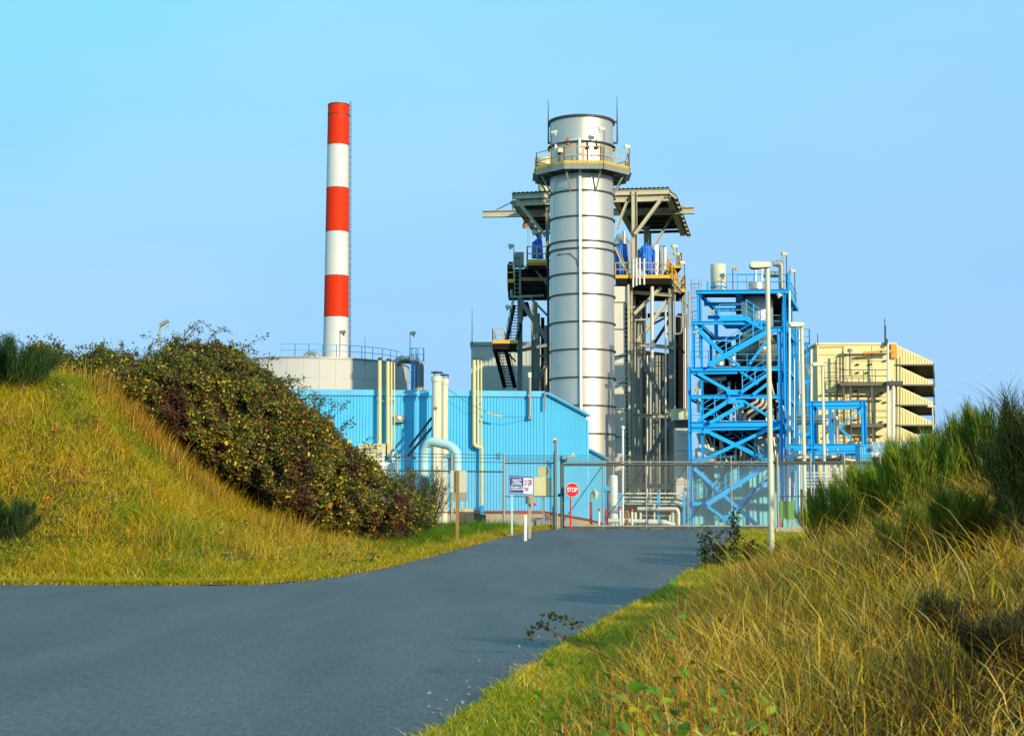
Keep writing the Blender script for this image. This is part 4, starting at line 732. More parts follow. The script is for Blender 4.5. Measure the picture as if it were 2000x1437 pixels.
# ------------------------------------------------------------------ main silver exhaust stack
D = 100; cx = xpx(1137, 600, D); R = 2.10
def zc(y): return zpx(y, D - R, 1137)          # row measured on the face nearest the viewer
zt = zc(224); r = thing('silver_exhaust_stack', 'huge round silver exhaust stack, tallest thing in the plant', 'exhaust stack', (cx, D, YZ))
MB().lathe(cx, D, [(R, YZ), (R, zt), (R - .08, zt), (R - .08, zt - 4)], 96).build('shell', 'silver', r)
MB().ring(cx, D, R, zt - .05, .13, .13, 96).build('top_rim', 'seam', r)
ringy = [276, 336, 371, 421, 469, 484, 533, 573, 627, 681, 736, 791, 846, 903, 960]
for y in ringy: MB().ring(cx, D, R, zc(y), .10 if y != 276 else .16, .085, 96).build('stiffener_ring', 'seam', r)
mb = MB()   # plate butt seams, half visible
for k, y in enumerate(ringy[2:-1]):
    for a in (-150, -60, -20): t = math.radians(a + k * 37 % 50); mb.tube([(cx + R * math.cos(t), D + R * math.sin(t), zc(y)), (cx + R * math.cos(t), D + R * math.sin(t), zc(ringy[k + 3]))], .008, 4, False)
mb.build('plate_seam', 'galv', r)
def onst(px, y, out=.1):   # point on the stack face seen at pixel column px, row y (front row)
    dx = S(px - 1137, D); dx = max(-R - .2, min(R + .2, dx)); yy = D - math.sqrt(max(0, R * R - dx * dx)) ; v = Vector((dx, yy - D, 0)); v = v.normalized() * (R + out); return Vector((cx + v.x, D + v.y, zpx(y, D - R, 1137)))
a = onst(1131.5, 330, .14); b = onst(1131.5, 1000, .14); MB().beam(b, a, .17, .14).build('conduit_tray', 'whitep', r)
a = onst(1127.5, 480, .06); MB().tube([onst(1072, 500, .05), onst(1090, 494, .05), onst(1112, 495, .05), onst(1124, 507, .05), onst(1126, 520, .05)], .03, 5).build('cable', 'seam', r)
mb = MB(); mb.tube([a, Vector((a.x, a.y, zc(800)))], .035, 5); mb.build('conduit', 'galv', r)
zd = zc(327) ; ang = [math.radians(-90 + 22.5 + 45 * k) for k in range(8)]; RO = R + 1.15
octo = [(cx + RO * math.cos(t), D + RO * math.sin(t)) for t in ang]; octi = [(cx + (R + .03) * math.cos(t), D + (R + .03) * math.sin(t)) for t in ang]
mb = MB()
for k in range(8):
    i = (k + 1) % 8; mb.hexa([(*octi[k], zd - .12), (*octo[k], zd - .12), (*octo[i], zd - .12), (*octi[i], zd - .12), (*octi[k], zd), (*octo[k], zd), (*octo[i], zd), (*octi[i], zd)])
dk = mb.build('platform_deck', 'seam', r); mb = MB(); ty = MB()
for k in range(8):
    p, q = Vector((*octo[k], zd - .14)), Vector((*octo[(k + 1) % 8], zd - .14)); o_ = (Vector((p.x + q.x, p.y + q.y, 0)) / 2 - Vector((cx, D, 0))).normalized() * .05; mb.beam(p + o_, q + o_, .36, .07); o_ *= 1.2; ty.beam(p + o_ + Vector((0, 0, .28)), q + o_ + Vector((0, 0, .28)), .17, .03)
mb.build('edge_beam', 'slate', dk); ty.build('toe_board', 'yrail', dk)
rail(dk, 'railing', 'yrail', [Vector((x, y, zd)) for x, y in octo + octo[:1]], h=1.15, gap=1.3, rad=.034)
for t in [math.radians(-90 + 45 * k + 22.5) for k in range(8)]:
    mb = MB(); d = Vector((math.cos(t), math.sin(t), 0)); c = Vector((cx, D, 0)); mb.beam(c + d * (RO - .25) + Vector((0, 0, zd - .2)), c + d * (R + .02) + Vector((0, 0, zd - 1.55)), .1, .1); mb.beam(c + d * R + Vector((0, 0, zd - .18)), c + d * RO + Vector((0, 0, zd - .18)), .12); mb.build('bracket', 'slate', dk)
mb = MB()
for p0, y0, p1, y1 in [(1088, 277, 1131, 272), (1131, 272, 1131, 322), (1088, 277, 1088, 300)]: mb.beam(onst(p0, y0, .12), onst(p1, y1, .12), .16, .1)
mb.build('door_frame', 'whitep', r)
for px in (1092, 1146, 1172): a = onst(px, 281, .05); MB().tube([a, Vector((a.x, a.y, zd + .1))], .035, 5).build('conduit', 'soot', r)
for px, y in [(1110, 282), (1146, 288), (1163, 287)]: mb = MB(); a = onst(px, y, .1); mb.ball(a, .14, 8); mb.tube([a, a + Vector((0, 0, .5))], .04, 5); mb.build('sampling_port', 'rust' if px == 1110 else 'seam', r)
a = onst(1094, 290, .25); MB().beam(a, a + Vector((.3, 0, -.03)), .35, .3).build('warning_lamp', 'offw', r)
for px, y0, y1, side in [(1076, 262, 320, 1), (1177, 259, 320, -1), (1231, 277, 337, -1)]:
    dx = S(px - 1137, D); p = Vector((cx + dx, D - math.sqrt(max(.3, (RO * .97) ** 2 - dx * dx)) if px != 1231 else D - .6, zc(y0))); mb = MB(); lamp_head(mb, p, .34, side); o = mb.build('floodlight', 'offw', r); MB().tube([Vector((p.x, p.y, zd)), p], .028, 6).build('lamp_post', 'seam', o)
for px, y0, y1 in [(1071, 197, 283), (1208, 189, 281)]:
    x = cx + S(px - 1137, D); mb = MB().tube([(x, D - .2, zpx(y1, D)), (x, D - .2, zpx(238, D)), (x, D - .2, zpx(y0, D))], [.06, .045, .015], 6)
    for y in (240, 281): mb.beam((x, D - .2, zpx(y, D)), (cx + (R if x > cx else -R), D - .2, zpx(y, D)), .12)
    mb.build('lightning_rod', 'seam', r)
# second duct behind the stack
D = 103.5; r = thing('panelled_duct_tower', 'pale panelled duct tower standing against the silver stack', 'duct', P(1214, 990, D)); x0, x1 = xpx(1196, 800, D), xpx(1222, 800, D)
MB().box((x0, D, zpx(985, D)), (x1, D + 3, zpx(562, D))).build('casing', 'insul', r); MB().box((x0 - .05, D - .15, zpx(590, D)), (xpx(1228, 800, D), D + 3, zpx(560, D))).build('top_casing', 'insul', r)
for y in (590, 643, 695, 747, 800, 853, 905): MB().box((x0 - .02, D - .06, zpx(y + .8, D)), (x1 + .03, D, zpx(y - .8, D))).build('panel_seam', 'seam', r)
mb = MB()
for y in range(600, 980, 9): mb.box((x1, D - .02, zpx(y + 1.5, D)), (x1 + .14, D + .2, zpx(y - 1.5, D)))
mb.build('bolt_strip', 'galv', r); col(r, 'corner_post', 'olive', 1229, 556, 985, D - .3, 4.5, I=False)
# ------------------------------------------------------------------ boiler house steelwork
D = 106; r = thing('boiler_steelwork', 'olive grey steel frame with boiler, canopies and yellow decks around the stack', 'boiler frame', P(1230, 1005, D))
# dark boiler casing with tubes
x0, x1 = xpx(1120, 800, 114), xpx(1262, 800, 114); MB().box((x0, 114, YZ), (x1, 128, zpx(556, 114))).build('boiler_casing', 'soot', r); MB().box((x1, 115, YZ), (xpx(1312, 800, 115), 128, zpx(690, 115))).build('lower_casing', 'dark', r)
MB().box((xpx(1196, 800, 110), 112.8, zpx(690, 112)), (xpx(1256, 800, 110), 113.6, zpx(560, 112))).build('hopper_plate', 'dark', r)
for k, px in enumerate(range(1240, 1306, 6)):
    m = ['silver_dark', 'slate', 'galv', 'soot', 'insul', 'galv'][k * 7 % 6]; y0 = 560 + (k * 37) % 40 if px < 1262 else 694; pipe(r, 'tube', m, [(px, y0, 110.5 + k % 3), (px, 1000, 110.5 + k % 3)], .07 + .05 * (k % 2), 8)
for k, px in enumerate((1040, 1050, 1059, 1066)): pipe(r, 'tube', ['soot', 'slate', 'dark', 'silver_dark'][k], [(px, 600 + 12 * k, 116), (px, 800, 116)], .10 + .08 * (k % 2), 8)
for px, w in ((1330, 9), (1322, 4)): MB().box((xpx(px - w / 2, 700, 118), 118, YZ), (xpx(px + w / 2, 700, 118), 120, zpx(612 if w > 5 else 655, 118))).build('vertical_duct', 'dark', r)
for px, w, m in ((1338, 3.5, 'silver'), (1342.5, 4, 'silver_dark'), (1335, 2, 'galv')): pipe(r, 'riser_pipe', m, [(px, 614, 117), (px, 1010, 117)], S(w / 2, 117), 10)
pipe(r, 'loop_pipe', 'galv', [(1300, 652, 110), (1331, 652, 110), (1331, 618, 110), (1320, 618, 110)], .07, 8, bend=.3)
mb = MB().box((xpx(1314, 800, 124), 124, YZ), (xpx(1326, 800, 124), 126, zpx(674, 124))); mb.build('cream_riser', 'offw', r); mb = MB()
for y in range(690, 900, 9): mb.box((xpx(1313.6, 800, 124), 123.9, zpx(y + .7, 124)), (xpx(1326.4, 800, 124), 124, zpx(y - .7, 124)))
mb.build('riser_band', 'seam', r)
# columns
for px, y0, y1, w, d, m in [(1239, 374, 545, 11, 106, 'olive'), (1312, 562, 1010, 9.5, 106, 'slate'), (1235.5, 556, 1010, 4, 105.6, 'olive'), (1230.5, 556, 1010, 3, 106, 'olive'), (1015.5, 579, 800, 10, 106, 'slate'), (1044, 590, 800, 12, 115, 'slate'), (1069, 375, 480, 7, 108, 'slate'), (1263, 425, 482, 11, 118, 'olive'), (1269, 455, 482, 6, 116, 'olive'), (1060, 620, 800, 7, 118, 'dark'), (1071, 480, 800, 5, 105, 'soot'), (1334, 545, 612, 5, 112, 'olive')]: col(r, 'column', m, px, y0, y1, d, w)
# beams
for x0, y0, x1, y1, w, d, d1, m in [(1240, 557, 1308, 556, 6, 106, None, 'olive'), (1238, 571, 1312, 577, 6, 106.4, 105.8, 'olive'), (1238, 672, 1316, 679, 7, 106.3, 105.8, 'olive'), (1238, 811, 1314, 814, 7, 106, None, 'olive'), (1236, 948, 1312, 950, 9, 106, None, 'olive'), (1009, 686, 1068, 674, 6, 106, 109, 'slate'), (1038, 697, 1068, 694, 5, 114, None, 'slate'), (995, 580, 1062, 577, 4, 106, None, 'slate'), (1012, 566, 1070, 562, 7, 107, None, 'slate'), (1285, 566, 1315, 568, 5, 111, None, 'olive'), (1255, 617, 1312, 613, 8, 116, None, 'dark'), (1258, 690, 1316, 697, 10, 116, None, 'soot'), (1203, 466, 1228, 465, 4, 110, None, 'olive'), (1228, 812, 1240, 812, 4, 106, None, 'olive'), (1228, 600, 1240, 600, 4, 106, None, 'olive'), (1228, 745, 1240, 745, 4, 106, None, 'olive')]: bar(r, 'beam', m, x0, y0, x1, y1, d, w, d1)
for x0, y0, x1, y1, w, d, m in [(1239, 613, 1291, 561, 6.5, 105.4, 'olive'), (1246, 667, 1304, 587, 8.5, 105.7, 'olive'), (1244, 682, 1307, 806, 8.5, 105.7, 'slate'), (1305, 825, 1241, 944, 9, 105.7, 'slate'), (1254, 684, 1318, 800, 8, 113.4, 'dark'), (1278, 670, 1312, 618, 6, 115, 'dark'), (1262, 640, 1300, 620, 4, 115.5, 'dark'), (1240, 458, 1295, 384, 7, 105.6, 'olive'), (1204, 447, 1227, 388, 5.5, 106.2, 'olive'), (1279, 478, 1313, 421, 5, 115, 'olive'), (1202, 482, 1228, 538, 6, 105.5, 'olive'), (1010, 392, 1066, 462, 5.5, 106.4, 'olive'), (1018, 590, 1068, 662, 8.5, 105.7, 'slate'), (1036, 582, 1069, 616, 4, 105.5, 'slate'), (1042, 760, 1066, 714, 7, 114.5, 'slate'), (1049, 640, 1068, 672, 6, 117, 'dark'), (1318, 575, 1345, 600, 4, 109, 'slate'), (1317, 668, 1336, 690, 5, 110, 'dark'), (1041, 522, 1070, 557, 3, 105.2, 'slate'), (1308, 549, 1330, 572, 6, 105.8, 'slate')]: bar(r, 'brace', m, x0, y0, x1, y1, d, w)
pipe(r, 'drain_pipe', 'insul', [(1273.5, 560, 104.9), (1273.5, 718, 104.9)], .13, 14); pipe(r, 'down_pipe', 'insul', [(1300, 605, 105.2), (1300, 1000, 105.2)], .07, 8); pipe(r, 'drain_pipe', 'pipey', [(1240, 625, 105.2), (1265, 624, 105.2)], .05, 8); pipe(r, 'riser_pipe', 'galv', [(1318, 575, 105), (1318, 800, 105)], .05, 8); pipe(r, 'drain_pipe', 'whitep', [(1263, 590, 105.6), (1263, 622, 105.6)], .05, 8)
rail(r, 'railing', 'galv', [P(1264, 722, 106.5), P(1306, 722, 106.5)], h=.5, gap=1, rails=2, rad=.03)
for px in (1333, 1339, 1345): pipe(r, 'riser_pipe', 'galv', [(px, 545 + (px - 1333) * 2, 108), (px, 640, 108)], .06, 8)
# canopy roofs
def canopy(x0, y0, x1, y1, D0, D1, skew, n, fascia):
    a, b = P(x0, y0, D0), P(x1, y1, D0); o = Vector((skew, D1 - D0, 0)); mb = MB(); mb.hexa([a, b, b + o, a + o, a + Vector((0, 0, .10)), b + Vector((0, 0, .10)), b + o + Vector((0, 0, .10)), a + o + Vector((0, 0, .10))]); c = mb.build('canopy_roof', 'dark', r)
    mb = MB(); k = int((b - a).length / .3)
    for i in range(k): p = a.lerp(b, (i + .5) / k) + Vector((0, 0, .10)); mb.beam(p + Vector((0, -.05, 0)), p + o + Vector((0, .05, 0)), .15, .08)
    mb.build('roof_sheet', 'dark', c); mb = MB()
    for i in range(n + 1):
        p = o * (i / n) + Vector((0, 0, -.19)); MB().ibeam(a + p, b + p, .36 if i == 0 else .2, .2).build('purlin' if i else 'fascia_beam', 'soot' if i else 'olive', c)  # inner purlins take the soot tone to paint in shade under the roof
    mb = MB()
    for t in (0.02, .98): p = a.lerp(b, t) + Vector((0, 0, -.55)); mb.ibeam(p, p + o, .34, .2)
    p = Vector((0, .2, -.62)); mb.ibeam(a + p, b + p, .40, .2); mb.build('rafter', 'olive' if fascia else 'slate', c)
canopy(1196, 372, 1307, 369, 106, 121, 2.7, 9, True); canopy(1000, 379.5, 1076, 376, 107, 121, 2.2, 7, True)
a, b = P(1307, 372, 106), P(1322, 384, 106); o = Vector((2.7, 15, 0)); mb = MB().hexa([a, b, b + o, a + o, a + Vector((0, 0, .1)), b + Vector((0, 0, .1)), b + o + Vector((0, 0, .1)), a + o + Vector((0, 0, .1))]); c = mb.build('canopy_skirt', 'dark', r); mb = MB()
for i in range(10): p = o * (i / 9) + Vector((0, 0, -.12)); MB().ibeam(a + p, b + p, .22, .2).build('purlin', 'olive', c)
bar(r, 'beam', 'slate', 1242, 438, 1332, 435, 119.5, 5); bar(r, 'beam', 'slate', 1330, 418, 1340, 440, 120, 5, I=False)
mb = MB(); mb.ibeam(P(942.5, 418.5, 113), P(1356, 411.5, 111), S(13, 112), .35); mn = mb.build('monorail_beam', 'olive', r)
MB().tube([P(966, 412, 113), P(1003, 393, 112)], .05, 5).build('stay_rod', 'slate', mn); MB().tube([P(1002, 395, 112.5), P(1002, 412, 113)], .08, 5).build('hanger', 'slate', mn); MB().tube([P(1309, 394, 111), P(1345, 406, 111)], .07, 5).build('stay_rod', 'olive', mn); MB().box(P(1313, 412, 110.9), P(1317, 394, 111.1)).build('hanger', 'olive', mn)
h = MB().box(P(1023, 433, 112.6), P(1032, 423, 113.2)); h.ball(P(1027, 430, 112.6), .2, 10); h = h.build('hoist_trolley', 'rust', r); MB().tube([P(1024, 446, 112.8), P(1025, 441, 112.8), P(1026, 434, 112.8)], [.12, .2, .12], 8).build('hook_block', 'rust', h)
mb = MB(); [mb.tube([P(px, 433, 112.8), P(px + .5, y, 112.8)], .014, 4) for px, y in ((1030.5, 512), (1033.5, 486))]; mb.build('chain', 'galv', h)
# right deck
def deck(x0, y, x1, D0, D1, th=.12, toe='yrail', name='deck', skew=0.):
    a, b = P(x0, y, D0), P(x1, y, D0); o = Vector((skew, D1 - D0, 0)); t = Vector((0, 0, th)); mb = MB().hexa([a - t, b - t, b + o - t, a + o - t, a, b, b + o, a + o]); d_ = mb.build(name, 'dark', r)
    if toe: MB().beam(a + Vector((0, -.04, .02)), b + Vector((0, -.04, .02)), .24, .05).build('toe_plate', toe, d_)
    return d_, a, b, o
d_, a, b, o = deck(1202, 541, 1309, 104.6, 113, .5, skew=1.8); rail(d_, 'railing', 'yrail', [a, b, b + o * .6], h=.98, gap=1.25, rad=.036)
bar(r, 'beam', 'offw', 1203, 548, 1238, 546, 104.7, 4)
d_, a, b, o = deck(1304, 521, 1331, 108, 111); rail(d_, 'railing', 'yrail', [a, b, b + o], h=1.0, gap=.9, rad=.04); d_, a, b, o = deck(1317, 568, 1338, 106.5, 109, .2); rail(d_, 'railing', 'yrail', [a, b, b + o], h=1.05, gap=.6, rad=.05)
st_ = stairs(r, P(1325, 567, 107), P(1303, 527, 107), .8, 9, 'yrail', 'yrail', wdir=(0, 1, 0), tread='slate')
for px, y0, y1 in ((1236.5, 507, 561), (1243, 504, 558), (1249.5, 504, 556), (1258, 505, 556)): pipe(r, 'vent_pipe', 'whitep', [(px, y0, 104.2), (px, y1, 104.2)], .07, 8)
pipe(r, 'vent_pipe', 'whitep', [(1298.5, 483, 105), (1298.5, 527, 105)], .13, 8); pipe(r, 'bent_pipe', 'silver_dark', [(1288, 535, 105.6), (1288, 481, 105.6), (1300, 481, 105.6)], .06, 8)
mb = MB(); c = P(1278, 508, 108.5); mb.lathe(c.x, 108.5, [(.55, zpx(537, 108)), (.55, zpx(479, 108)), (.02, zpx(478, 108))], 24); mb.build('silver_drum', 'silver', r); mb = MB(); c = P(1213, 470, 110); mb.lathe(c.x, 110, [(.75, zpx(540, 110)), (.75, zpx(478, 110)), (.4, zpx(465, 110)), (.3, zpx(458, 110)), (.01, zpx(456, 110))], 20); mb.build('silver_drum', 'silver', r); pipe(r, 'vent_pipe', 'silver', [(1219, 480, 109), (1219, 452, 109)], .12, 8)
rng = np.random.default_rng(9)
def tarp(pts, D, depth, name, label):
    """draped sheet with folds between a top and bottom edge"""
    top, bot = pts; n = 26; V = []; Fq = []
    for j in range(9):
        t = j / 8
        for i in range(n):
            u = i / (n - 1); xt, yt = np.interp(u, [k / (len(top) - 1) for k in range(len(top))], [p[0] for p in top]), np.interp(u, [k / (len(top) - 1) for k in range(len(top))], [p[1] for p in top]); xb, yb = np.interp(u, [k / (len(bot) - 1) for k in range(len(bot))], [p[0] for p in bot]), np.interp(u, [k / (len(bot) - 1) for k in range(len(bot))], [p[1] for p in bot])
            dd = D + depth * (2 * u - 1) ** 2 + .09 * math.sin(u * 23 + t * 2) * t + .06 * math.sin(u * 47 - t * 3) + .05 * rng.normal(); V.append(P(xt + (xb - xt) * t, yt + (yb - yt) * t, dd))
    mb = MB().add(V, [(j * n + i, j * n + i + 1, (j + 1) * n + i + 1, (j + 1) * n + i) for j in range(8) for i in range(n - 1)], True); o = thing(name, label, 'tarpaulin', P(bot[1][0], bot[1][1], D)); s_ = mb.build('sheet', 'tarp', o); md = s_.modifiers.new('thick', 'SOLIDIFY'); md.thickness = .03; MB().tube([P(bot[0][0], bot[0][1] - 18, D + depth * .9)] + [P((bot[0][0] + bot[-1][0]) / 2, bot[0][1] - 18, D - .2)] + [P(bot[-1][0], bot[-1][1] - 18, D + depth * .9)], .02, 4).build('tie_rope', 'galv', o)
tarp([[(1242, 492), (1252, 484), (1262, 473), (1270, 482), (1280, 490)], [(1239, 520), (1252, 528), (1266, 537), (1279, 536)]], 105.6, 1.0, 'draped_tarpaulin', 'peaked blue tarpaulin draped over the silver drum on the right deck'); tarp([[(1200, 478), (1210, 475), (1225, 476)], [(1200, 538), (1213, 539), (1228, 538)]], 106.6, .8, 'draped_tarpaulin', 'blue tarpaulin hanging close beside the silver stack on its right')
tarp([[(1039, 474), (1047, 468), (1053, 463), (1058, 468)], [(1039, 505), (1050, 506), (1061, 506)]], 106.2, .7, 'draped_tarpaulin', 'blue tarpaulin behind the small yellow basket left of the stack'); tarp([[(1040, 517), (1047, 517), (1054, 519)], [(1040, 543), (1047, 543), (1054, 543)]], 106.8, .4, 'draped_tarpaulin', 'short blue tarpaulin below the small yellow basket')
# left decks, basket, cabinet
d_, a, b, o = deck(1016, 546, 1072, 105.6, 112, .35, 'rust'); mb = MB().box(P(993, 566, 105.7), P(1070, 548, 111)); mb.build('deck_beam', 'dark', r); d_, a, b, o = deck(992, 549, 1004, 105.2, 110, .5); rail(d_, 'railing', 'yrail', [a + o, a, b], h=1.15, gap=.45, rad=.05); MB().box(P(993, 548, 106.5), P(1002, 518, 108)).build('machine', 'soot', r)
rail(r, 'railing', 'galv', [P(1018, 545, 106), P(1040, 545, 106)], h=.95, gap=1.2, rad=.025)
d_, a, b, o = deck(1030, 511, 1068, 104.6, 107.5, .5); rail(d_, 'railing', 'yrail', [a + o, a, b, b + o], h=1.05, gap=.8, rad=.04); MB().beam(a + Vector((0, -.05, -.18)), b + Vector((0, -.05, -.18)), .2, .05).build('fascia', 'rust', d_)
mb = MB().box(P(1005, 519, 105.4), P(1023, 497, 106.4)); k_ = mb.build('control_cabinet', 'slate', r); MB().box(P(1006, 504, 105.36), P(1015, 503, 105.4)).build('cabinet_handle', 'seam', k_); col(r, 'cabinet_post', 'slate', 1005, 497, 546, 105.3, 2.4, I=False); col(r, 'cabinet_post', 'slate', 1014.5, 515, 575, 105.3, 2, I=False)
ladder(r, P(1011, 576, 105), 2.4, 'galv', .42, False); pipe(r, 'bent_pipe', 'slate', [(999, 566, 105), (999, 579, 105), (1004, 580, 105), (1040, 579, 105)], .09, 8, bend=.3)
for px, y0, y1, sd_, d in [(1003.5, 481, 520, -1, 105.2), (1024.5, 524, 545, 1, 106), (1049, 454, 480, -1, 106.5), (1322, 482, 520, -1, 106), (1337, 514, 560, -1, 106), (1326, 497, 520, -1, 107), (998, 600, 660, -1, 104)]: flood(r, px, y0, y1, d, sd_, .36, 'duct_cream', 'seam')
# stair on the left
d_, a, b, o = deck(962, 668, 1010, 103.2, 105, .5); rail(d_, 'railing', 'yrail', [a + o, a, a.lerp(b, .45)], h=.92, gap=.8, rad=.035)
ft = stairs(r, P(965, 676, 103.6), P(986, 757, 108.5), .72, 14, 'dark', 'slate', wdir=(1, 0, 0)); stairs(r, P(990, 664, 103.8), P(1004, 596, 108.5), .7, 12, 'dark', 'slate', wdir=(1, 0, 0)); bar(r, 'brace', 'dark', 983, 680, 1007, 706, 104, 3, I=False)
stairs(r, P(1026, 618, 109), P(1018, 590, 106.8), .35, 6, 'dark', 'slate', wdir=(1, 0, 0), rails=False)
lt = ladder(r, P(1360, 700, 100), 5.2, 'slate', .45, True)
pipe(r, 'sampling_rod', 'seam', [(1070, 760, 104), (1070, 860, 104)], .05, 6)
# small round tank glimpsed behind the left canopy
rr_ = thing('cream_vent_cap', 'cream vent drum half hidden behind the left of the stack platform', 'vent', P(1064, 372, 112)); c = P(1064, 345, 112)
MB().lathe(c.x, 112, [(.5, zpx(376, 112)), (.5, zpx(352, 112)), (.3, zpx(345, 112))], 16).build('neck', 'duct_cream', rr_); MB().lathe(c.x, 112, [(.55, zpx(330, 112)), (.75, zpx(326, 112)), (.75, zpx(311, 112)), (.6, zpx(309, 112)), (.01, zpx(308, 112))], 18).build('drum', 'duct_cream', rr_); MB().lathe(c.x, 112, [(.3, zpx(346, 112)), (.3, zpx(329, 112))], 14).build('throat', 'soot', rr_)
# ------------------------------------------------------------------ bright blue process tower
D = 92.; r = thing('blue_process_tower', 'bright blue steel tower with crossed braces around a silver vessel', 'process tower', P(1440, 1030, D)); UX = Vector((2.1, 8.0, 0))
def both(fn, name, m, *a, back=True, **k):
    o = fn(r, name, m, *a, **k)
    if back: c = o.copy(); COL.objects.link(c); c.parent = r; c.location = UX
    return o
for px, y0, y1, w, bk in [(1348, 716, 1035, 6.5, 1), (1354.5, 627, 718, 6, 1), (1365, 570, 628, 7.5, 1), (1525, 640, 1005, 7.5, 1), (1535, 566, 1005, 6, 0), (1371, 640, 905, 5, 0)]: both(col, 'column', 'blue', px, y0, y1, D, w, back=bool(bk))
for k in (.33, .66): c_ = col(r, 'column', 'blue', 1526, 566, 1005, D, 6); c_.location = UX * k
for x0, y0, x1, y1, w in [(1359, 570.5, 1540, 569, 7.5), (1352, 631, 1412, 630, 7), (1351, 721, 1523, 720, 8), (1351, 775, 1523, 774.5, 7.5), (1351, 829, 1523, 827, 11), (1351, 838.5, 1520, 836, 5), (1500, 645, 1530, 643, 10), (1351, 729, 1440, 728, 4)]: both(bar, 'beam', 'blue', x0, y0, x1, y1, D - .05, w)
for x0, y0, x1, y1, w, t in [(1360, 642, 1418, 697, 7.5, 0), (1418, 697, 1444, 714, 5, 0), (1501, 647, 1384, 713, 10, -.3), (1500, 661, 1463, 712, 5, .2), (1362, 729, 1424, 764, 6, 0), (1447, 766, 1499, 731, 6.5, -.3), (1444, 724, 1480, 750, 5.5, .2), (1470, 771, 1502, 747, 6, 0), (1424, 783, 1364, 821, 6.5, 0), (1452, 789, 1386, 826, 7, -.3), (1451, 783, 1499, 812, 4.5, 0), (1374, 839, 1498, 899, 7.5, 0), (1366, 902, 1498, 839, 6.5, -.2), (1355, 914, 1490, 1036, 7, 0), (1380, 985, 1494, 911, 9, -.5), (1406, 1018, 1499, 937, 6.5, .2), (1499, 812, 1522, 830, 5, .1), (1500, 845, 1520, 835, 5, .1)]: bar(r, 'brace', 'blue', x0, y0, x1, y1, D - .1 + t, w, I=False, dep=.28)
[MB().prism([P(a, b, D - .32) for a, b in q], (0, .08, 0)).build('gusset_plate', 'blue', r) for q in ([(1418, 764), (1427, 761), (1446, 761), (1452, 768), (1449, 771), (1421, 771)], [(1424, 780), (1449, 780), (1456, 784), (1450, 788), (1420, 788)], [(1352, 895), (1368, 895), (1380, 900), (1372, 906), (1352, 906)], [(1352, 840), (1380, 842), (1388, 847), (1352, 843)])]
for x0, y0, x1, y1, w in [(1365, 640, 1410, 700, 6), (1440, 735, 1370, 800, 6), (1372, 870, 1430, 905, 5), (1500, 900, 1425, 840, 5), (1440, 735, 1490, 770, 5)]: o = bar(r, 'brace', 'blue', x0, y0, x1, y1, D, w, I=False, dep=.25); o.location = UX
# beams running back into the tower
for px, ys, w in [(1348, (720, 775, 828, 905), 8), (1365, (570, 631), 7), (1536, (569, 645, 720, 775, 828), 8), (1440, (571, 632), 6)]:
    for y in ys: p = P(px, y + 2, D + .2); MB().ibeam(p, p + UX * .97, S(w, D), .22).build('tie_beam', 'blue', r)
for k, (x0, y0, x1) in enumerate([(1366, 585, 1440), (1366, 604, 1440), (1372, 640, 1420), (1372, 652, 1415)]): o = bar(r, 'beam', 'blue', x0, y0, x1, y0, D, 7, I=True); o.location = UX * (.25 + .22 * k)
# decks
def plank(x0, x1, y, m='dark', th=.1, f0=0.03, f1=.97, name='deck'):
    a, b = P(x0, y, D), P(x1, y, D); t = Vector((0, 0, th)); return MB().hexa([a + UX * f0 - t, b + UX * f0 - t, b + UX * f1 - t, a + UX * f1 - t, a + UX * f0, b + UX * f0, b + UX * f1, a + UX * f1]).build(name, m, r)
plank(1440, 1538, 565); plank(1362, 1442, 567, f0=.02, f1=.3); plank(1352, 1522, 716); plank(1352, 1522, 823); plank(1352, 1523, 771, f0=.45); plank(1410, 1500, 625, 'blue', .28, .0, .25, 'landing')
rail(r, 'railing', 'blue_rail', [P(1420, 566, D), P(1536, 566, D), P(1536, 566, D) + UX], h=.95, gap=1.3, rad=.03); rail(r, 'railing', 'blue_rail', [P(1441, 566, D + 2.5), P(1536, 566, D + 2.5)], h=.95, gap=.9, rad=.03); rail(r, 'railing', 'blue_rail', [P(1405, 618, D - .1), P(1458, 617, D - .1)], h=.72, gap=.9, rad=.03, toe=.1)
rail(r, 'railing', 'blue_rail', [P(1350, 712, D - .1), P(1384, 712, D - .1)], h=.85, gap=.7, rad=.025); rail(r, 'railing', 'blue_rail', [P(1428, 716, D - .1), P(1522, 716, D - .1)], h=.75, gap=.9, rad=.022); rail(r, 'railing', 'blue_rail', [P(1500, 640, D), P(1530, 640, D), P(1530, 640, D) + UX], h=.75, gap=.7, rad=.022); rail(r, 'railing', 'blue_rail', [P(1352, 822, D - .1), P(1395, 822, D - .1)], h=.7, gap=.7, rad=.022); rail(r, 'railing', 'blue_rail', [P(1352, 905, D + .3), P(1435, 905, D + .3)], h=.75, gap=.9, rad=.022)
MB().prism([P(1406, 627, D - .2), P(1406, 617, D - .2), P(1459, 616, D - .2), P(1497, 641, D - .2), P(1492, 647, D - .2), P(1456, 626, D - .2)], (0, .12, 0)).build('stair_stringer', 'blue', r)
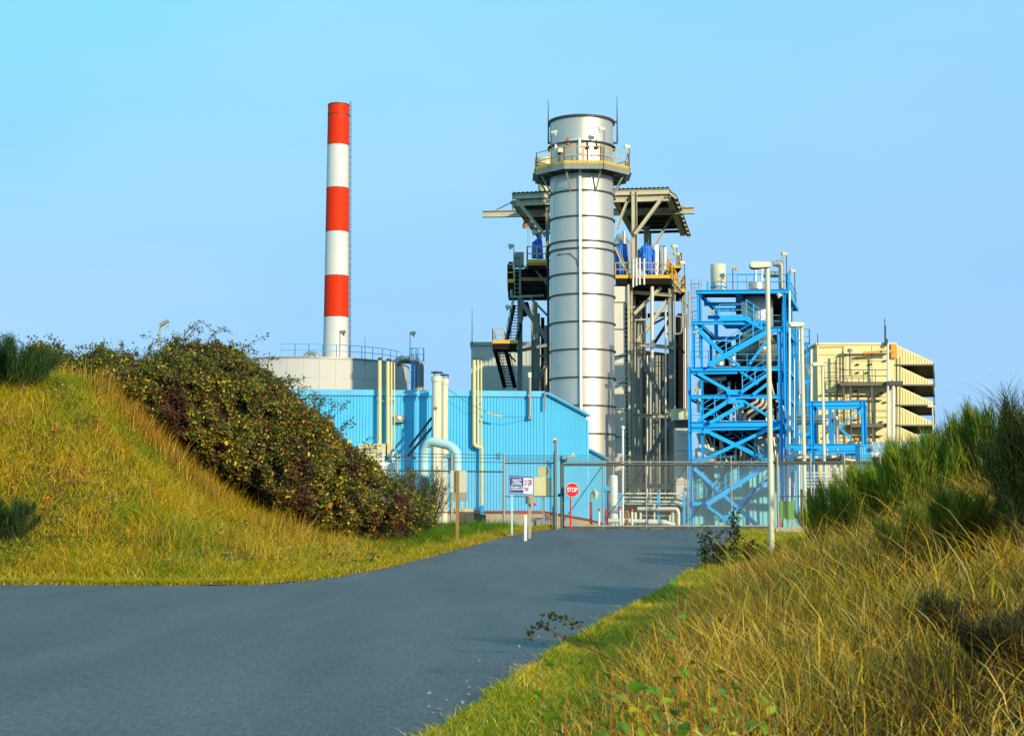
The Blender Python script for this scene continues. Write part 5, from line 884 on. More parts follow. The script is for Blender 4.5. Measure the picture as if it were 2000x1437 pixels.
# stairs between levels (each leans with its stringer)
def srail(x0, y0, x1, y1, d, n=4):
    mb = MB(); p, q = P(x0, y0, d), P(x1, y1, d)
    for z in (.25, .6, .95): mb.tube([p + Vector((0, 0, z)), q + Vector((0, 0, z))], .024, 5, False)
    for i in range(n + 1): c = p.lerp(q, i / n); mb.tube([c, c + Vector((0, 0, .97))], .04, 5, False)
    mb.build('handrail', 'blue_rail', r)
srail(1392, 707, 1497, 645, D - .4); srail(1450, 764, 1499, 731, D - .45, 2); srail(1368, 823, 1424, 786, D - .2, 2); srail(1392, 975, 1493, 910, D - .7); srail(1458, 616, 1500, 645, D - .3, 3); srail(1400, 830, 1500, 905, D + 1, 4)
for x0, y0, x1, y1, z in [(1384, 716, 1501, 651, .0), (1380, 989, 1494, 916, -.2), (1386, 829, 1452, 792, 0), (1437, 1028, 1382, 990, 0), (1410, 838, 1500, 905, 1.2)]:
    mb = MB(); p, q = P(x0, y0, D + z), P(x1, y1, D + z); n = max(6, int((q - p).length / .33))
    for i in range(n): c = p.lerp(q, (i + .5) / n); mb.box(c + Vector((-.12, 0, -.02)), c + Vector((.12, .9, .02)))
    mb.build('stair_treads', 'blue', r)
MB().box(P(1352, 987, D - .3), P(1382, 980, D + .8)).build('landing', 'blue', r); bar(r, 'stair_stringer', 'blue', 1437, 1028, 1381, 988, D - .4, 5, I=False); rail(r, 'railing', 'blue_rail', [P(1352, 979, D - .1), P(1380, 979, D - .1)], h=.9, gap=.8, rad=.03)
# silver vessel, drums and pipes inside
c = P(1480, 683, D + 3.2); MB().ball(c, 1.25, 40, 1.12).build('vessel', 'silver_dark', r); mb = MB()
mb.lathe(c.x, c.y, [(.9, c.z + .7), (.98, zpx(640, 95)), (.98, zpx(582, 95)), (.8, zpx(574, 95)), (.3, zpx(570, 95))], 32); mb.build('vessel_neck', 'silver', r); mb = MB()
for k in range(14): t = -math.pi * (k + .5) / 14; mb.tube([c + Vector((1.26 * math.cos(t) * math.sin(u), 1.26 * math.sin(t) * math.sin(u), 1.13 * math.cos(u))) for u in np.linspace(.4, 2.8, 9)], .008, 4, False)
mb.build('cladding_seam', 'soot', r)
c2 = P(1403, 545, D + 1.3); MB().lathe(c2.x, c2.y, [(.44, zpx(567, 93)), (.44, zpx(560, 93)), (.475, zpx(558, 93)), (.475, zpx(516, 93)), (.42, zpx(515, 93)), (.01, zpx(514.5, 93))], 28).build('vent_drum', 'offw', r)
MB().ring(c2.x, c2.y, .48, zpx(560, 93), .02, .1, 28).build('drum_band', 'blue_rail', r); c3 = P(1478, 555, D + 2.5); MB().lathe(c3.x, c3.y, [(.52, zpx(566, 94.5)), (.52, zpx(553, 94.5)), (.4, zpx(552, 94.5)), (.01, zpx(552, 94.5))], 24).build('vessel_manway', 'silver', r)
pipe(r, 'vent_pipe', 'galv', [(1510, 516, D + 2), (1524, 514, D + 2), (1526, 523, D + 2), (1526, 566, D + 2)], .17, 12, bend=.35); pipe(r, 'vent_pipe', 'silver_dark', [(1490, 536, D + 4), (1520, 536, D + 4)], .2, 10)
for px, y0 in ((1476, 520), (1488, 522)): pipe(r, 'vent_pipe', 'whitep', [(px, y0, D + 2.5), (px, 556, D + 2.5)], .085, 8)
MB().box(P(1518, 519, D + 1.9), P(1528, 510, D + 2.4)).build('pipe_elbow_box', 'slate', r); col(r, 'rail_post', 'blue', 1541, 532, 570, D, 5, I=False); col(r, 'rail_post', 'blue', 1382, 549, 568, D + .5, 3.5, I=False)
for x0, w, y0, y1, d, m in [(1400, 26, 668, 714, 4.5, 'dark'), (1418, 16, 735, 769, 5, 'dark'), (1372, 50, 730, 820, 7.2, 'dark'), (1440, 75, 655, 714, 7.4, 'dark'), (1440, 75, 730, 820, 7, 'dark'), (1380, 120, 842, 902, 7.4, 'dark'), (1440, 90, 578, 640, 7.3, 'dark')]: MB().box(P(x0, y1, D + d), P(x0 + w, y0, D + d + .5)).build('equipment_shade_panel', m, r)  # dark backing sheets: dark equipment plus interior shadow painted in
prng = random.Random(4)
for k in range(34):
    px = prng.uniform(1376, 1515); lv = prng.choice([(728, 769), (780, 820), (842, 902), (842, 902), (780, 820)]); d = D + prng.uniform(2, 6.5); ym = prng.uniform(lv[0], lv[1] - 8)
    if prng.random() < .6: pipe(r, 'process_pipe', prng.choice(['silver', 'silver_dark', 'insul', 'whitep']), [(px, ym, d), (px, lv[1] + 2, d)], prng.uniform(.05, .16), 8)
    else: pipe(r, 'process_pipe', prng.choice(['silver', 'silver_dark', 'galv']), [(px, lv[0] + 10 * prng.random(), d), (px + prng.uniform(8, 22), lv[0] + 10, d), (px + 22, lv[1] + 2, d)], prng.uniform(.06, .12), 8, bend=.2)
for k, (dx, dy) in enumerate([(0, 0), (10, 8), (18, 16)]): pipe(r, 'process_pipe', 'silver', [(1443 + dx * 1.1, 824, D + 3), (1443 + dx * 1.1, 802 + dy, D + 3), (1478 + dx, 784 + dy * .6, D + 3), (1480 + dx, 776, D + 3)], .12, 10, bend=.4)
for k in range(4): pipe(r, 'process_pipe', 'insul', [(1362 + 3 * k, 846, D + 2), (1366 + 5 * k, 862, D + 2), (1368 + 6 * k, 880, D + 2), (1368 + 6 * k, 892, D + 2)], .08, 8, bend=.2)
MB().box(P(1363, 900, D + 1.4), P(1389, 876, D + 2.8)).build('equipment_box', 'silver', r); MB().box(P(1481, 900, D + 4), P(1520, 852, D + 6)).build('equipment_box', 'insul', r)
pipe(r, 'exhaust_pipe', 'insul', [(1366, 805, D + 2), (1366, 744, D + 2), (1418, 738, D + 2)], .16, 10, bend=.3)
MB().lathe(P(1405, 700, D + 3).x, D + 3, [(.33, zpx(714, 95)), (.33, zpx(694, 95)), (.2, zpx(690, 95)), (.01, zpx(689, 95))], 16).build('small_tank', 'silver', r); MB().lathe(P(1431, 700, D + 3).x, D + 3, [(.25, zpx(714, 95)), (.25, zpx(697, 95)), (.01, zpx(692, 95))], 16).build('small_tank', 'silver', r)
for px, y0, y1, sd_, d in [(1431, 523, 566, 1, D), (1536, 497, 566, -1, D + 3), (1552, 530, 600, -1, D + 6)]: flood(r, px, y0, y1, d, sd_, .32, 'duct_cream', 'seam')
for px, y in [(1354, 649), (1354, 759), (1387, 609), (1526, 577)]: mb = MB(); lamp_head(mb, P(px, y, D - .5), .26, 1 if px < 1400 else -1); mb.build('floodlight', 'duct_cream', r)
# right wing of the tower: cage ladder and pipe columns
for px, y0, w, d in [(1549, 600, 4, D + 5), (1556, 640, 4, D + 5.5), (1579, 672, 3.5, D + 7), (1545, 585, 3, D + 3)]: col(r, 'column', 'blue', px, y0, 1010, d, w)
for y in (672, 718, 745, 790, 848): bar(r, 'beam', 'blue', 1550, y, 1582, y - 1, D + 6, 5)
for x0, y0, x1, y1 in [(1553, 712, 1580, 690), (1555, 735, 1580, 752), (1553, 690, 1580, 670), (1556, 800, 1580, 830)]: bar(r, 'brace', 'blue', x0, y0, x1, y1, D + 6, 3, I=False)
ladder(r, P(1552, 760, D + 5), 4.0, 'blue', .45, True); ladder(r, P(1556, 880, D + 5), 3.3, 'blue_rail', .45, True); rail(r, 'railing', 'blue_rail', [P(1552, 672, D + 5.4), P(1581, 672, D + 5.4), P(1581, 672, D + 8)], h=.95, gap=.5, rad=.028)
for px, y0, rad, m, d in [(1542, 568, .07, 'whitep', D - .6), (1560.5, 645, .10, 'silver', D + 6), (1565, 650, .08, 'pipeb', D + 6.2), (1584, 682, .12, 'insul', D + 7.5), (1538, 800, .04, 'whitep', D - .4), (1551, 700, .05, 'silver', D + 4)]: pipe(r, 'riser_pipe', m, [(px, y0, d), (px, 990, d)], rad, 8)
MB().lathe(P(1563, 725, D + 6).x, D + 6, [(.2, zpx(770, D + 6)), (.2, zpx(705, D + 6)), (.01, zpx(704, D + 6))], 14).build('small_tank', 'whitep', r)
bar(r, 'brace', 'slate', 1575, 712, 1583, 735, D + 6, 5, I=False)
# teal shed behind the tower legs
r = thing('teal_shed', 'low teal ribbed metal shed behind the legs of the blue tower', 'building', P(1440, 1030, 97.5)); A = (xpx(1340, 960, 97.5), 97.5); B = (xpx(1541, 960, 97.5), 97.5); C = (xpx(1577, 960, 105), 105.); z0 = zpx(906, 97.5); z1 = zpx(932, 105)
corrug(MB(), A, B, YZ, YZ, z0, z0, .30, .07).build('front_wall', 'teal', r); corrug(MB(), B, C, YZ, YZ, z0, z1, .6, .03).build('side_wall', 'teal', r); mb = MB(); prismz(mb, [(A[0], A[1] + .1), (B[0] - .05, B[1] + .1), (C[0] - .08, C[1]), (A[0], C[1])], [YZ] * 4, [z0 - .05, z0 - .05, z1 - .05, z1 - .05]); mb.build('body', 'teal', r)
mb = MB(); mb.beam((A[0], A[1] - .1, z0 + .05), (B[0] + .1, B[1] - .1, z0 + .05), .2, .12); mb.beam((B[0] + .15, B[1] - .1, z0 + .05), (C[0] + .15, C[1], z1 + .05), .28, .12); mb.build('roof_trim', 'slate', r); MB().box(P(1361, 932, 97.2), P(1388, 922, 97.4)).build('louvre', 'teal', r)
# tall silver duct and pipe rack at the gate
r = thing('square_silver_duct', 'square silver duct standing between the boiler frame and the blue tower', 'duct', P(1330, 990, 96)); MB().box(P(1321, 1000, 96), P(1339.5, 834, 97.2)).build('casing', 'silver', r); MB().box(P(1319.5, 834, 95.9), P(1341, 820, 97.3)).build('hood', 'soot', r); MB().box(P(1316, 820, 95.8), P(1342, 801, 97.3)).build('top_box', 'duct_cream', r)
mb = MB(); [mb.box(P(1320.6, y + .6, 95.95), P(1340, y - .6, 96)) for y in (848, 880, 915, 945)]; mb.build('seam', 'galv', r); MB().box(P(1339.5, 940, 96.2), P(1342.5, 860, 97)).build('side_flange', 'dark', r)
r = thing('pipe_rack', 'low pipe rack of cream pipes on blue posts behind the gate', 'pipe rack', P(1270, 1020, 80))
for k, (y, w) in enumerate(((963.5, 3), (971, 3), (978.5, 3.4), (983.5, 3))): pipe(r, 'pipe', 'insul' if k % 2 else 'offw', [(1205, y, 80 + .2 * k), (1322 + 3 * (k % 2), y + (1 if k else 0), 80 + .2 * k), (1334, y + 5, 80 + .2 * k)], S(w / 2, 80), 10, bend=.3)
for px in (1211, 1286, 1336): col(r, 'post', 'blue', px, 962, 1030, 79.6, 4.5, I=False); bar(r, 'cross_bar', 'blue', px - 3, 986, px + 3, 986, 79.4, 5, I=False)
pipe(r, 'large_pipe', 'silver', [(1245, 993.5, 79), (1322, 993.5, 79), (1325, 1002, 79), (1325, 1040, 79)], .11, 14, bend=.35); pipe(r, 'large_pipe', 'insul', [(1188, 1017, 78.6), (1268, 1018, 78.6), (1300, 1020, 78.6), (1318, 1025, 78.6)], .12, 14); pipe(r, 'pipe', 'galv', [(1252, 1007, 79.6), (1305, 1007, 79.6)], .05, 8); MB().tube([P(1266, 1019, 78.4), P(1302, 1020, 78.4)], .15, 12).build('valve_body', 'insul', r)
for px, y0, w in [(1241, 1000, 6), (1251, 1000, 4.5), (1315, 1000, 9), (1308, 1005, 4), (1278, 985, 3.5)]: pipe(r, 'stub_pipe', 'offw', [(px, y0, 79.2), (px, 1040, 79.2)], S(w / 2, 79), 8)
mb = MB(); [mb.box(P(px, 1040, 77.5), P(px + w, 1028, 77.9)) for px, w in ((1249, 12), (1271, 6), (1279, 5), (1286, 5), (1293, 4), (1312, 5))]; mb.build('base_block', 'offw', r); MB().box(P(1212, 1000, 83), P(1330, 985, 84)).build('pump_set', 'dark', r)
r = thing('white_standpipe', 'fat white vertical standpipe beside the blue hall end', 'pipe', P(1199, 1030, 82)); MB().lathe(P(1199, 960, 82).x, 82, [(.21, YZ), (.21, zpx(931, 82)), (.15, zpx(928, 82)), (.01, zpx(927, 82))], 20).build('pipe', 'whitep', r); pipe(r, 'top_valve', 'galv', [(1198, 928, 82), (1198, 909, 82)], .05, 8)
r = thing('white_mast', 'thin white mast with a domed cap behind the gate', 'mast', P(1217, 1030, 74)); pipe(r, 'pole', 'whitep', [(1216.5, 838, 74), (1216.5, 1032, 74)], .055, 8); MB().ball(P(1216.5, 835, 74), .1, 10).build('dome_cap', 'whitep', r)
# ------------------------------------------------------------------ yellow building with stacked hoods
D = 112.; r = thing('yellow_building', 'tall yellow metal building with five stacked hoods on its right side', 'building', P(1670, 1000, D)); x0, x1 = xpx(1597, 750, D), xpx(1752, 750, D); z0 = zpx(673, D)
MB().box((x0, D, YZ), (x1, D + 16, z0)).build('body', 'yellow', r); MB().box((x0 - .1, D - .08, z0 - .02), (x1 + .05, D + 16, z0 + .14)).build('roof_edge', 'yellow', r)
mb = MB()
for y in (693, 708, 727, 770, 790, 820, 845): mb.box((x0 + .1, D - .03, zpx(y + .5, D)), (xpx(1648, y, D), D, zpx(y - .5, D)))
for px in (1649, 1704, 1752): mb.box((xpx(px - .4, 750, D), D - .03, YZ), (xpx(px + .4, 750, D), D, z0 - .1))
for y in (705, 775, 800, 850): mb.box((xpx(1662, y, D), D - .03, zpx(y + .4, D)), (xpx(1730, y, D), D, zpx(y - .4, D)))
mb.build('panel_joint', 'boxtan', r); mb = MB(); [mb.beam(P(a, b, D - .03), P(c, d, D - .03), .07, .06) for a, b, c, d in ((1601, 678, 1647, 677), (1647, 677, 1647, 705), (1613, 744, 1637, 744), (1637, 744, 1637, 767), (1613, 767, 1637, 767), (1613, 744, 1613, 767))]; mb.build('door_outline', 'boxtan', r)
for k, (a, b) in enumerate([(1672, 712), (1696, 712), (1672, 728), (1690, 728), (1668, 764), (1718, 768), (1668, 820), (1718, 824), (1725, 705), (1725, 786)]): MB().tube([P(a, b, D - .12), P(a + 6, b - .5, D - .12)], .07, 6).build('door_handle', 'seam', r)
for y in (772, 782, 852): pipe(r, 'wall_bar', 'galv_dark', [(1664, y, D - .2), (1722, y, D - .2)], .06, 6)
pipe(r, 'wall_bar', 'galv_dark', [(1601, 772, D - .15), (1650, 772, D - .15)], .05, 6); pipe(r, 'wall_bar', 'galv_dark', [(1645, 692, D - .2), (1732, 691, D - .2)], .06, 6)
for k, y in enumerate((747, 828)):
    a, b = P(1641 + 20 * k, y, D - 1.3), P(1733, y, D - 1.3); o = Vector((0, 1.25, 0)); t = Vector((0, 0, .22)); w = MB().hexa([a - t, b - t, b + o - t, a + o - t, a, b, b + o, a + o]).build('walkway', 'galv_dark', r); rail(w, 'railing', 'galv_dark', [a, b], h=.92, gap=.9, rad=.028, rails=3)
for px, y0 in ((1704, 749), (1662, 749), (1648, 686)): col(r, 'walkway_post', 'galv_dark', px, y0, 900, D - 1.1, 3, I=False)
ladder(r, P(1644, 900, D - .6), 7.6, 'galv_dark', .45, True); ladder(r, P(1657, 900, D - .6), 5.6, 'galv_dark', .45, True); pipe(r, 'lamp_post', 'galv_dark', [(1660, 687, D - .8), (1660, 735, D - .8)], .05, 6); MB().lathe(P(1660, 685, D - .8).x, D - .8, [(.18, zpx(689, D)), (.2, zpx(685, D)), (.02, zpx(682, D))], 12).build('lamp_shade', 'galv', r)
mb = MB(); mb.beam(P(1686, 689, D - .9), P(1745, 685, D - .9), .16, .14); mb.prism([P(1720, 686.5, D - .9), P(1745, 683, D - .9), P(1745, 689, D - .9)], (0, .1, 0)); j = mb.build('jib_crane', 'orange', r); MB().box(P(1741, 699, D - .25), P(1749, 672, D - .03)).build('crane_bracket', 'orange', j); MB().tube([P(1686, 690, D - .9), P(1686, 699, D - .9)], .02, 4).build('crane_cable', 'seam', j); MB().box(P(1671, 700, D - .15), P(1695, 697, D - .02)).build('door_lintel', 'orange', r); MB().box(P(1670, 861, D - .12), P(1697, 855, D - .02)).build('door_lintel', 'orange', r)
for px, y0, w in ((1734, 672, 4.5), (1744.5, 741, 6.5)): pipe(r, 'exhaust_pipe', 'whitep', [(px, y0, D - 1.5), (px, 900, D - 1.5)], S(w / 2, D - 1.5), 14)
MB().box(P(1735, 751, D - 1.8), P(1752, 748, D - .05)).build('pipe_clamp', 'seam', r); pipe(r, 'drain_pipe', 'galv_dark', [(1757.5, 697, D - .3), (1757.5, 900, D - .3)], .04, 6)
for px, y0, y1, rr_ in ((1729, 636, 676, .07), (1728, 622, 640, .03), (1597, 652, 674, .03), (1731.5, 662, 676, .1)): pipe(r, 'aerial', 'seam', [(px, y0, D - .3), (px, y1, D - .3)], rr_, 6)
UV = Vector((3.1, 11, 0))
for k in range(5):
    y = 673 + 39.3 * k; top = P(1746, y, D + .02); tip = P(1822, y + 35.5, D + .02); bot = P(1753, y + 38.5, D + .02); bot.z = tip.z - .12; lowtip = Vector((tip.x, tip.y, bot.z))
    hd = MB(); n = 14     # ribbed front cheek
    for i in range(n):
        u0, u1 = i / n, (i + .75) / n; xa, xb = bot.x - .2 + (tip.x - bot.x + .2) * u0, bot.x - .2 + (tip.x - bot.x + .2) * u1; f = lambda x: top.z + (tip.z - top.z) * (x - top.x) / (tip.x - top.x); hd.prism([(xa, D - .02, bot.z), (xb, D - .02, bot.z), (xb, D - .02, f(xb)), (xa, D - .02, f(xa))], (0, .05, 0))
    hd.prism([(bot.x - .3, D + .03, bot.z), (tip.x, D + .03, bot.z), tip + Vector((0, .01, 0)), top + Vector((0, .01, 0))], (0, .1, 0)); hd = hd.build('hood', 'yellow', r)
    t = Vector((0, 0, .08)); MB().hexa([top, tip, tip + UV, top + UV, top + t, tip + t, tip + UV + t, top + UV + t]).build('hood_roof', 'yellow', hd)
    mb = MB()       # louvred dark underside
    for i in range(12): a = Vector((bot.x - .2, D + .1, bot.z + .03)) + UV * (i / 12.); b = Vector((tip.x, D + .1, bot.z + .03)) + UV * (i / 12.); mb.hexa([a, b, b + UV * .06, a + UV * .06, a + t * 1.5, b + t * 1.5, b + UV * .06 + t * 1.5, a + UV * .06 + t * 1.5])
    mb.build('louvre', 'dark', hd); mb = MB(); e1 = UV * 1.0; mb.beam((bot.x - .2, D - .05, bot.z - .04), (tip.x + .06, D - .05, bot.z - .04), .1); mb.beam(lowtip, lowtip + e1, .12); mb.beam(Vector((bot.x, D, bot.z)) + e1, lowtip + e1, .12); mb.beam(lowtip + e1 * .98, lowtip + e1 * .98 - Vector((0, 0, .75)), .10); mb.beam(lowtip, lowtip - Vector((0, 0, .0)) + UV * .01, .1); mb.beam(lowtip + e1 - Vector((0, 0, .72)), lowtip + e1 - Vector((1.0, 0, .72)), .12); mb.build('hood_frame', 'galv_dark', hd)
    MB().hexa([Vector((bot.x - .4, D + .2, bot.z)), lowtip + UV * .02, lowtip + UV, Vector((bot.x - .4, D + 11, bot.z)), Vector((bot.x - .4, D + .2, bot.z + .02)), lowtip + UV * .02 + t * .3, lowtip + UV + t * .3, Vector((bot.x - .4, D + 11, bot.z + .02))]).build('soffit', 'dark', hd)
# ------------------------------------------------------------------ blue pipe bridge in front of it
D = 88.; r = thing('blue_pipe_bridge', 'open bright blue steel bridge frame in front of the yellow building', 'pipe bridge', P(1635, 1000, D)); o = Vector((.8, 3.2, 0))
for px, y0, y1, w in ((1587, 783, 1010, 6.5), (1686.5, 783, 876, 8), (1621.5, 797, 868, 4)): c = col(r, 'column', 'blue', px, y0, y1, D, w); c2 = c.copy(); COL.objects.link(c2); c2.parent = r; c2.location = o
for x0, y0, x1, y1, w in ((1584, 788, 1691, 786.5, 9), (1584, 871.5, 1686, 871, 10), (1590, 883, 1684, 882, 6), (1540, 871, 1584, 872, 8), (1556, 848, 1584, 848, 5)): c = bar(r, 'beam', 'blue', x0, y0, x1, y1, D, w); c2 = c.copy(); COL.objects.link(c2); c2.parent = r; c2.location = o
for px, y in ((1587, 788), (1687, 788), (1687, 871), (1587, 871)): p = P(px, y, D); MB().ibeam(p, p + o, .24, .2).build('tie_beam', 'blue', r)
for x0, y0, x1, y1, w in ((1672, 807, 1638, 837, 2.5), (1642, 838, 1664, 858, 4), (1592, 882, 1606, 896, 5), (1680, 883, 1664, 896, 4), (1622, 905, 1632, 920, 4), (1684, 800, 1676, 809, 7)): bar(r, 'brace', 'blue', x0, y0, x1, y1, D - .1, w, I=False)
pipe(r, 'silver_pipe', 'silver', [(1556, 813, D + 1.5), (1633, 813.5, D + 1.5), (1635.5, 820, D + 1.5), (1635.5, 888, D + 1.5)], .115, 12, bend=.3); pipe(r, 'silver_pipe', 'insul', [(1556, 820.5, D + 2), (1612, 821, D + 2), (1615, 826, D + 2), (1615, 890, D + 2)], .10, 12, bend=.3); pipe(r, 'silver_pipe', 'silver_dark', [(1556, 827, D + 2.4), (1610, 827, D + 2.4)], .07, 8)
pipe(r, 'cable_loop', 'soot', [(1603, 858, D - .2), (1618, 842, D - .2)], .05, 6)
r = thing('silver_transfer_duct', 'thick horizontal silver duct under the blue bridge frame', 'duct', P(1610, 900, 90)); pipe(r, 'duct', 'silver', [(1550, 894, 90.5), (1638, 893, 90.5), (1660, 900, 90.5), (1700, 903, 90.5)], .24, 20); MB().tube([P(1639, 893, 90.5), P(1641, 893.5, 90.5)], .27, 20).build('flange', 'seam', r)
for px in (1572, 1622): col(r, 'support_leg', 'galv', px, 898, 1000, 90.6, 3, I=False)
r = thing('blue_ribbed_cabinet', 'narrow pale blue ribbed cabinet left of the pale roofed shed', 'cabinet', P(1691, 1000, 84)); x0, x1 = xpx(1680, 900, 84), xpx(1703, 900, 84); corrug(MB(), (x0, 84), (x1, 84), YZ, YZ, zpx(870, 84), zpx(870, 84), .11, .04).build('front', 'wall', r); MB().box((x0 + .01, 84.05, YZ), (x1, 85.2, zpx(871, 84))).build('body', 'wall', r); MB().box((x0 - .03, 83.9, zpx(870.5, 84)), (x1 + .03, 85.3, zpx(869, 84))).build('lid', 'wall_trim', r); MB().tube([P(1702, 862, 84.3), P(1702, 871, 84.3)], .14, 10).build('round_vent', 'galv', r); MB().ball(P(1703, 876, 83.8), .13, 10).build('round_gauge', 'slate', r)
r = thing('pale_roofed_shed', 'low shed with a pale blue sheet roof under the yellow building', 'shed', P(1750, 1000, 98)); a, b = P(1702, 886, 98), P(1850, 886, 98); c, d = P(1850, 863, 103), P(1704, 865, 103); mb = MB().hexa([a, b, c, d, a + Vector((0, 0, .06)), b + Vector((0, 0, .06)), c + Vector((0, 0, .06)), d + Vector((0, 0, .06))]); k = int((b - a).length / .3)
for i in range(k): mb.beam(a.lerp(b, i / k) + Vector((0, 0, .07)), d.lerp(c, i / k) + Vector((0, 0, .07)), .06, .04)
mb.build('roof', 'roofsheet', r); MB().beam(a + Vector((0, -.05, -.08)), b + Vector((0, -.05, -.08)), .22, .06).build('fascia', 'whitep', r); MB().box((a.x + .3, 98.6, YZ), (b.x, 103, a.z)).build('wall', 'slate', r); mb = MB(); [mb.box(P(x, 866, 102.6), P(x + 9, 863, 102.9)) for x in (1734, 1746)]; mb.build('ridge_vent', 'red_trim', r)
r = thing('white_pipe_rack', 'white horizontal pipe rack over dark machinery near the right bank', 'pipe rack', P(1600, 1000, 80))
for k, y in enumerate((923.5, 930, 937, 943.5, 950)): pipe(r, 'pipe', 'whitep', [(1572, y, 80 + .1 * k), (1672, y, 80 + .1 * k)], .035, 8)
for k, px in enumerate((1590, 1598, 1610, 1619, 1628, 1640, 1652)): pipe(r, 'upright_pipe', ['whitep', 'galv', 'blue'][k % 3], [(px, 903, 80.8), (px, 1000, 80.8)], .04, 8)
MB().box(P(1574, 1000, 81.5), P(1640, 955, 83)).build('machinery', 'dark', r)
# ------------------------------------------------------------------ gate and fences
D = 66.; gz = float(z_road(66.)); 
def wires(mb, x0, x1, z0, z1, y, sp=.14, t=.004):
    """diamond chain link between x0..x1, z0..z1 in the plane Y=y"""
    w, h = x1 - x0, z1 - z0; n = int((w + h) / sp) + 1
    for i in range(n):
        s = i * sp
        a = (x0 + s, z0) if s < w else (x1, z0 + s - w); b = (x0, z0 + s) if s < h else (x0 + s - h, z1)
        for sg in (0, 1):
            p, q = (a, b) if sg == 0 else ((x0 + x1 - a[0], a[1]), (x0 + x1 - b[0], b[1])); d = Vector((q[0] - p[0], 0, q[1] - p[1]))
            if d.length < .02: continue
            nn = Vector((-d.z, 0, d.x)).normalized() * t; P0, P1 = Vector((p[0], y + sg * .004, p[1])), Vector((q[0], y + sg * .004, q[1])); mb.add([P0 - nn, P1 - nn, P1 + nn, P0 + nn], [(0, 1, 2, 3)])
    return mb
def barbs(mb, pts, rad=.012):
    mb.tube(pts, rad, 4, False)
    for a, b in zip(pts, pts[1:]):
        a = Vector(a); b = Vector(b); n = int((b - a).length / .16)
        for i in range(n): c = a.lerp(b, i / n); mb.beam(c + Vector((-.03, 0, -.035)), c + Vector((.03, 0, .035)), .012)
    return mb
xg = [xpx(p, 960, D) for p in (1099, 1177.5, 1262, 1343, 1428.5, 1511)]; zt, zl = zpx(907, D), zpx(1027, D)
r = thing('sliding_gate', 'wide grey chain link sliding gate closing the road', 'gate', (xg[0], D, gz))
MB().tube([(xg[0], D, zt), (xg[-1], D, zt)], .055, 8).build('top_rail', 'galv_dark', r); MB().tube([(xg[0], D, zt + .11), (xg[-1], D, zt + .11)], .03, 8).build('track_rail', 'galv', r); MB().tube([(xg[0], D, zl), (xg[-1], D, zl)], .04, 8).build('bottom_rail', 'galv', r); MB().tube([(xg[0], D, zl - .07), (xg[-1], D, zl - .07)], .03, 8).build('lower_rail', 'galv_dark', r)
for k, x in enumerate(xg): tall = k in (2, 4); MB().tube([(x, D, zl - .1), (x, D, zt + (.38 if tall else .03))], .06 if k in (0, 5) else .03, 8).build('upright', 'galv' if k else 'galv_dark', r)
for k in range(5): MB().tube([(xg[k] + .06, D - .03, zl + .25), (xg[k + 1] - .03, D - .03, zt - .08)], .018, 5).build('tension_rod', 'galv_dark', r)
wires(MB(), xg[0], xg[-1], zl, zt, D + .03, .13).build('chain_link_mesh', 'galv', r)
mb = MB(); [barbs(mb, [(xg[0] - .3, D, zt + z), (xg[-1] + .2, D, zt + z)], .008) for z in (.18, .28, .38)]; mb.build('barbed_wire', 'galv_dark', r); MB().box((xg[0] - .28, D - .09, zl + 1.25), (xg[0] + .05, D + .06, zl + 1.38)).build('latch', 'seam', r)
def fence(label, xs, z0, ztop, D0, mids, posth, wires_z, gap_bottom=0., dz=0.):
    r = thing('chain_link_fence', label, 'fence', (xs[0], D0, z0), 'chain link fencing')
    for k, x in enumerate(xs): MB().tube([(x, D0, float(ground(x, D0)) - .15), (x, D0, ztop + posth)], .05, 8).build('post', 'galv', r)
    MB().tube([(xs[0], D0, ztop + dz), (xs[-1], D0, ztop)], .032, 8).build('top_rail', 'galv_dark', r)
    for z in mids: MB().tube([(xs[0], D0, z), (xs[-1], D0, z)], .024, 6).build('mid_rail', 'galv_dark', r)
    wires(MB(), xs[0], xs[-1], z0, ztop, D0 + .04, .13).build('chain_link_mesh', 'galv', r); mb = MB(); [barbs(mb, [(xs[0], D0, ztop + z + dz), (xs[-1], D0, ztop + z)]) for z in wires_z]; mb.build('barbed_wire', 'galv_dark', r); return r
fx = [xpx(p, 960, D) for p in (690, 775, 882, 984)]; fence('left run of chain link fence below the pale blue arched pipe', fx, zpx(1003, D), zpx(921, D), D, [zpx(1000, D)], .78, (.40, .58, .72), dz=.08)
fx = [xpx(p, 960, D) for p in (984.5, 1083)]; fr = fence('short chain link panel behind the blue notice sign', fx, zpx(1022, D), zpx(904, D), D, [zpx(969, D)], .35, (.12, .22, .32)); mb = MB(); mb.tube([P(972 + 5 * math.cos(k * .9), 898 - k * .9, D) for k in range(16)], .014, 4); mb.build('wire_coil', 'seam', fr)
fx = [xpx(p, 960, D) for p in (1519, 1584, 1650, 1720)]; fr = fence('right run of chain link fence half hidden by broom bushes', fx, zpx(1022, D), zpx(906, D), D, [zpx(969, D)], .45, (.12, .25, .36)); MB().tube([(fx[0], D, zpx(903, D)), (fx[-1], D, zpx(903, D))], .045, 8).build('track_rail', 'galv_dark', fr)
r = thing('gate_post', 'rusty grey gate post group carrying a small red topped lamp', 'gate post', P(1086, 1030, 65.9))
for px, y0, w, m in ((1083.5, 880, 4, 'galv_dark'), (1088, 868, 3.4, 'galv'), (1096.5, 890, 4.6, 'galv_dark')): p = P(px, 960, 65.8); MB().tube([(p.x, 65.8, float(ground(p.x, 65.8)) - .2), (p.x, 65.8, zpx(y0, 65.8))], S(w / 2, 65.8), 10).build('post', m, r)
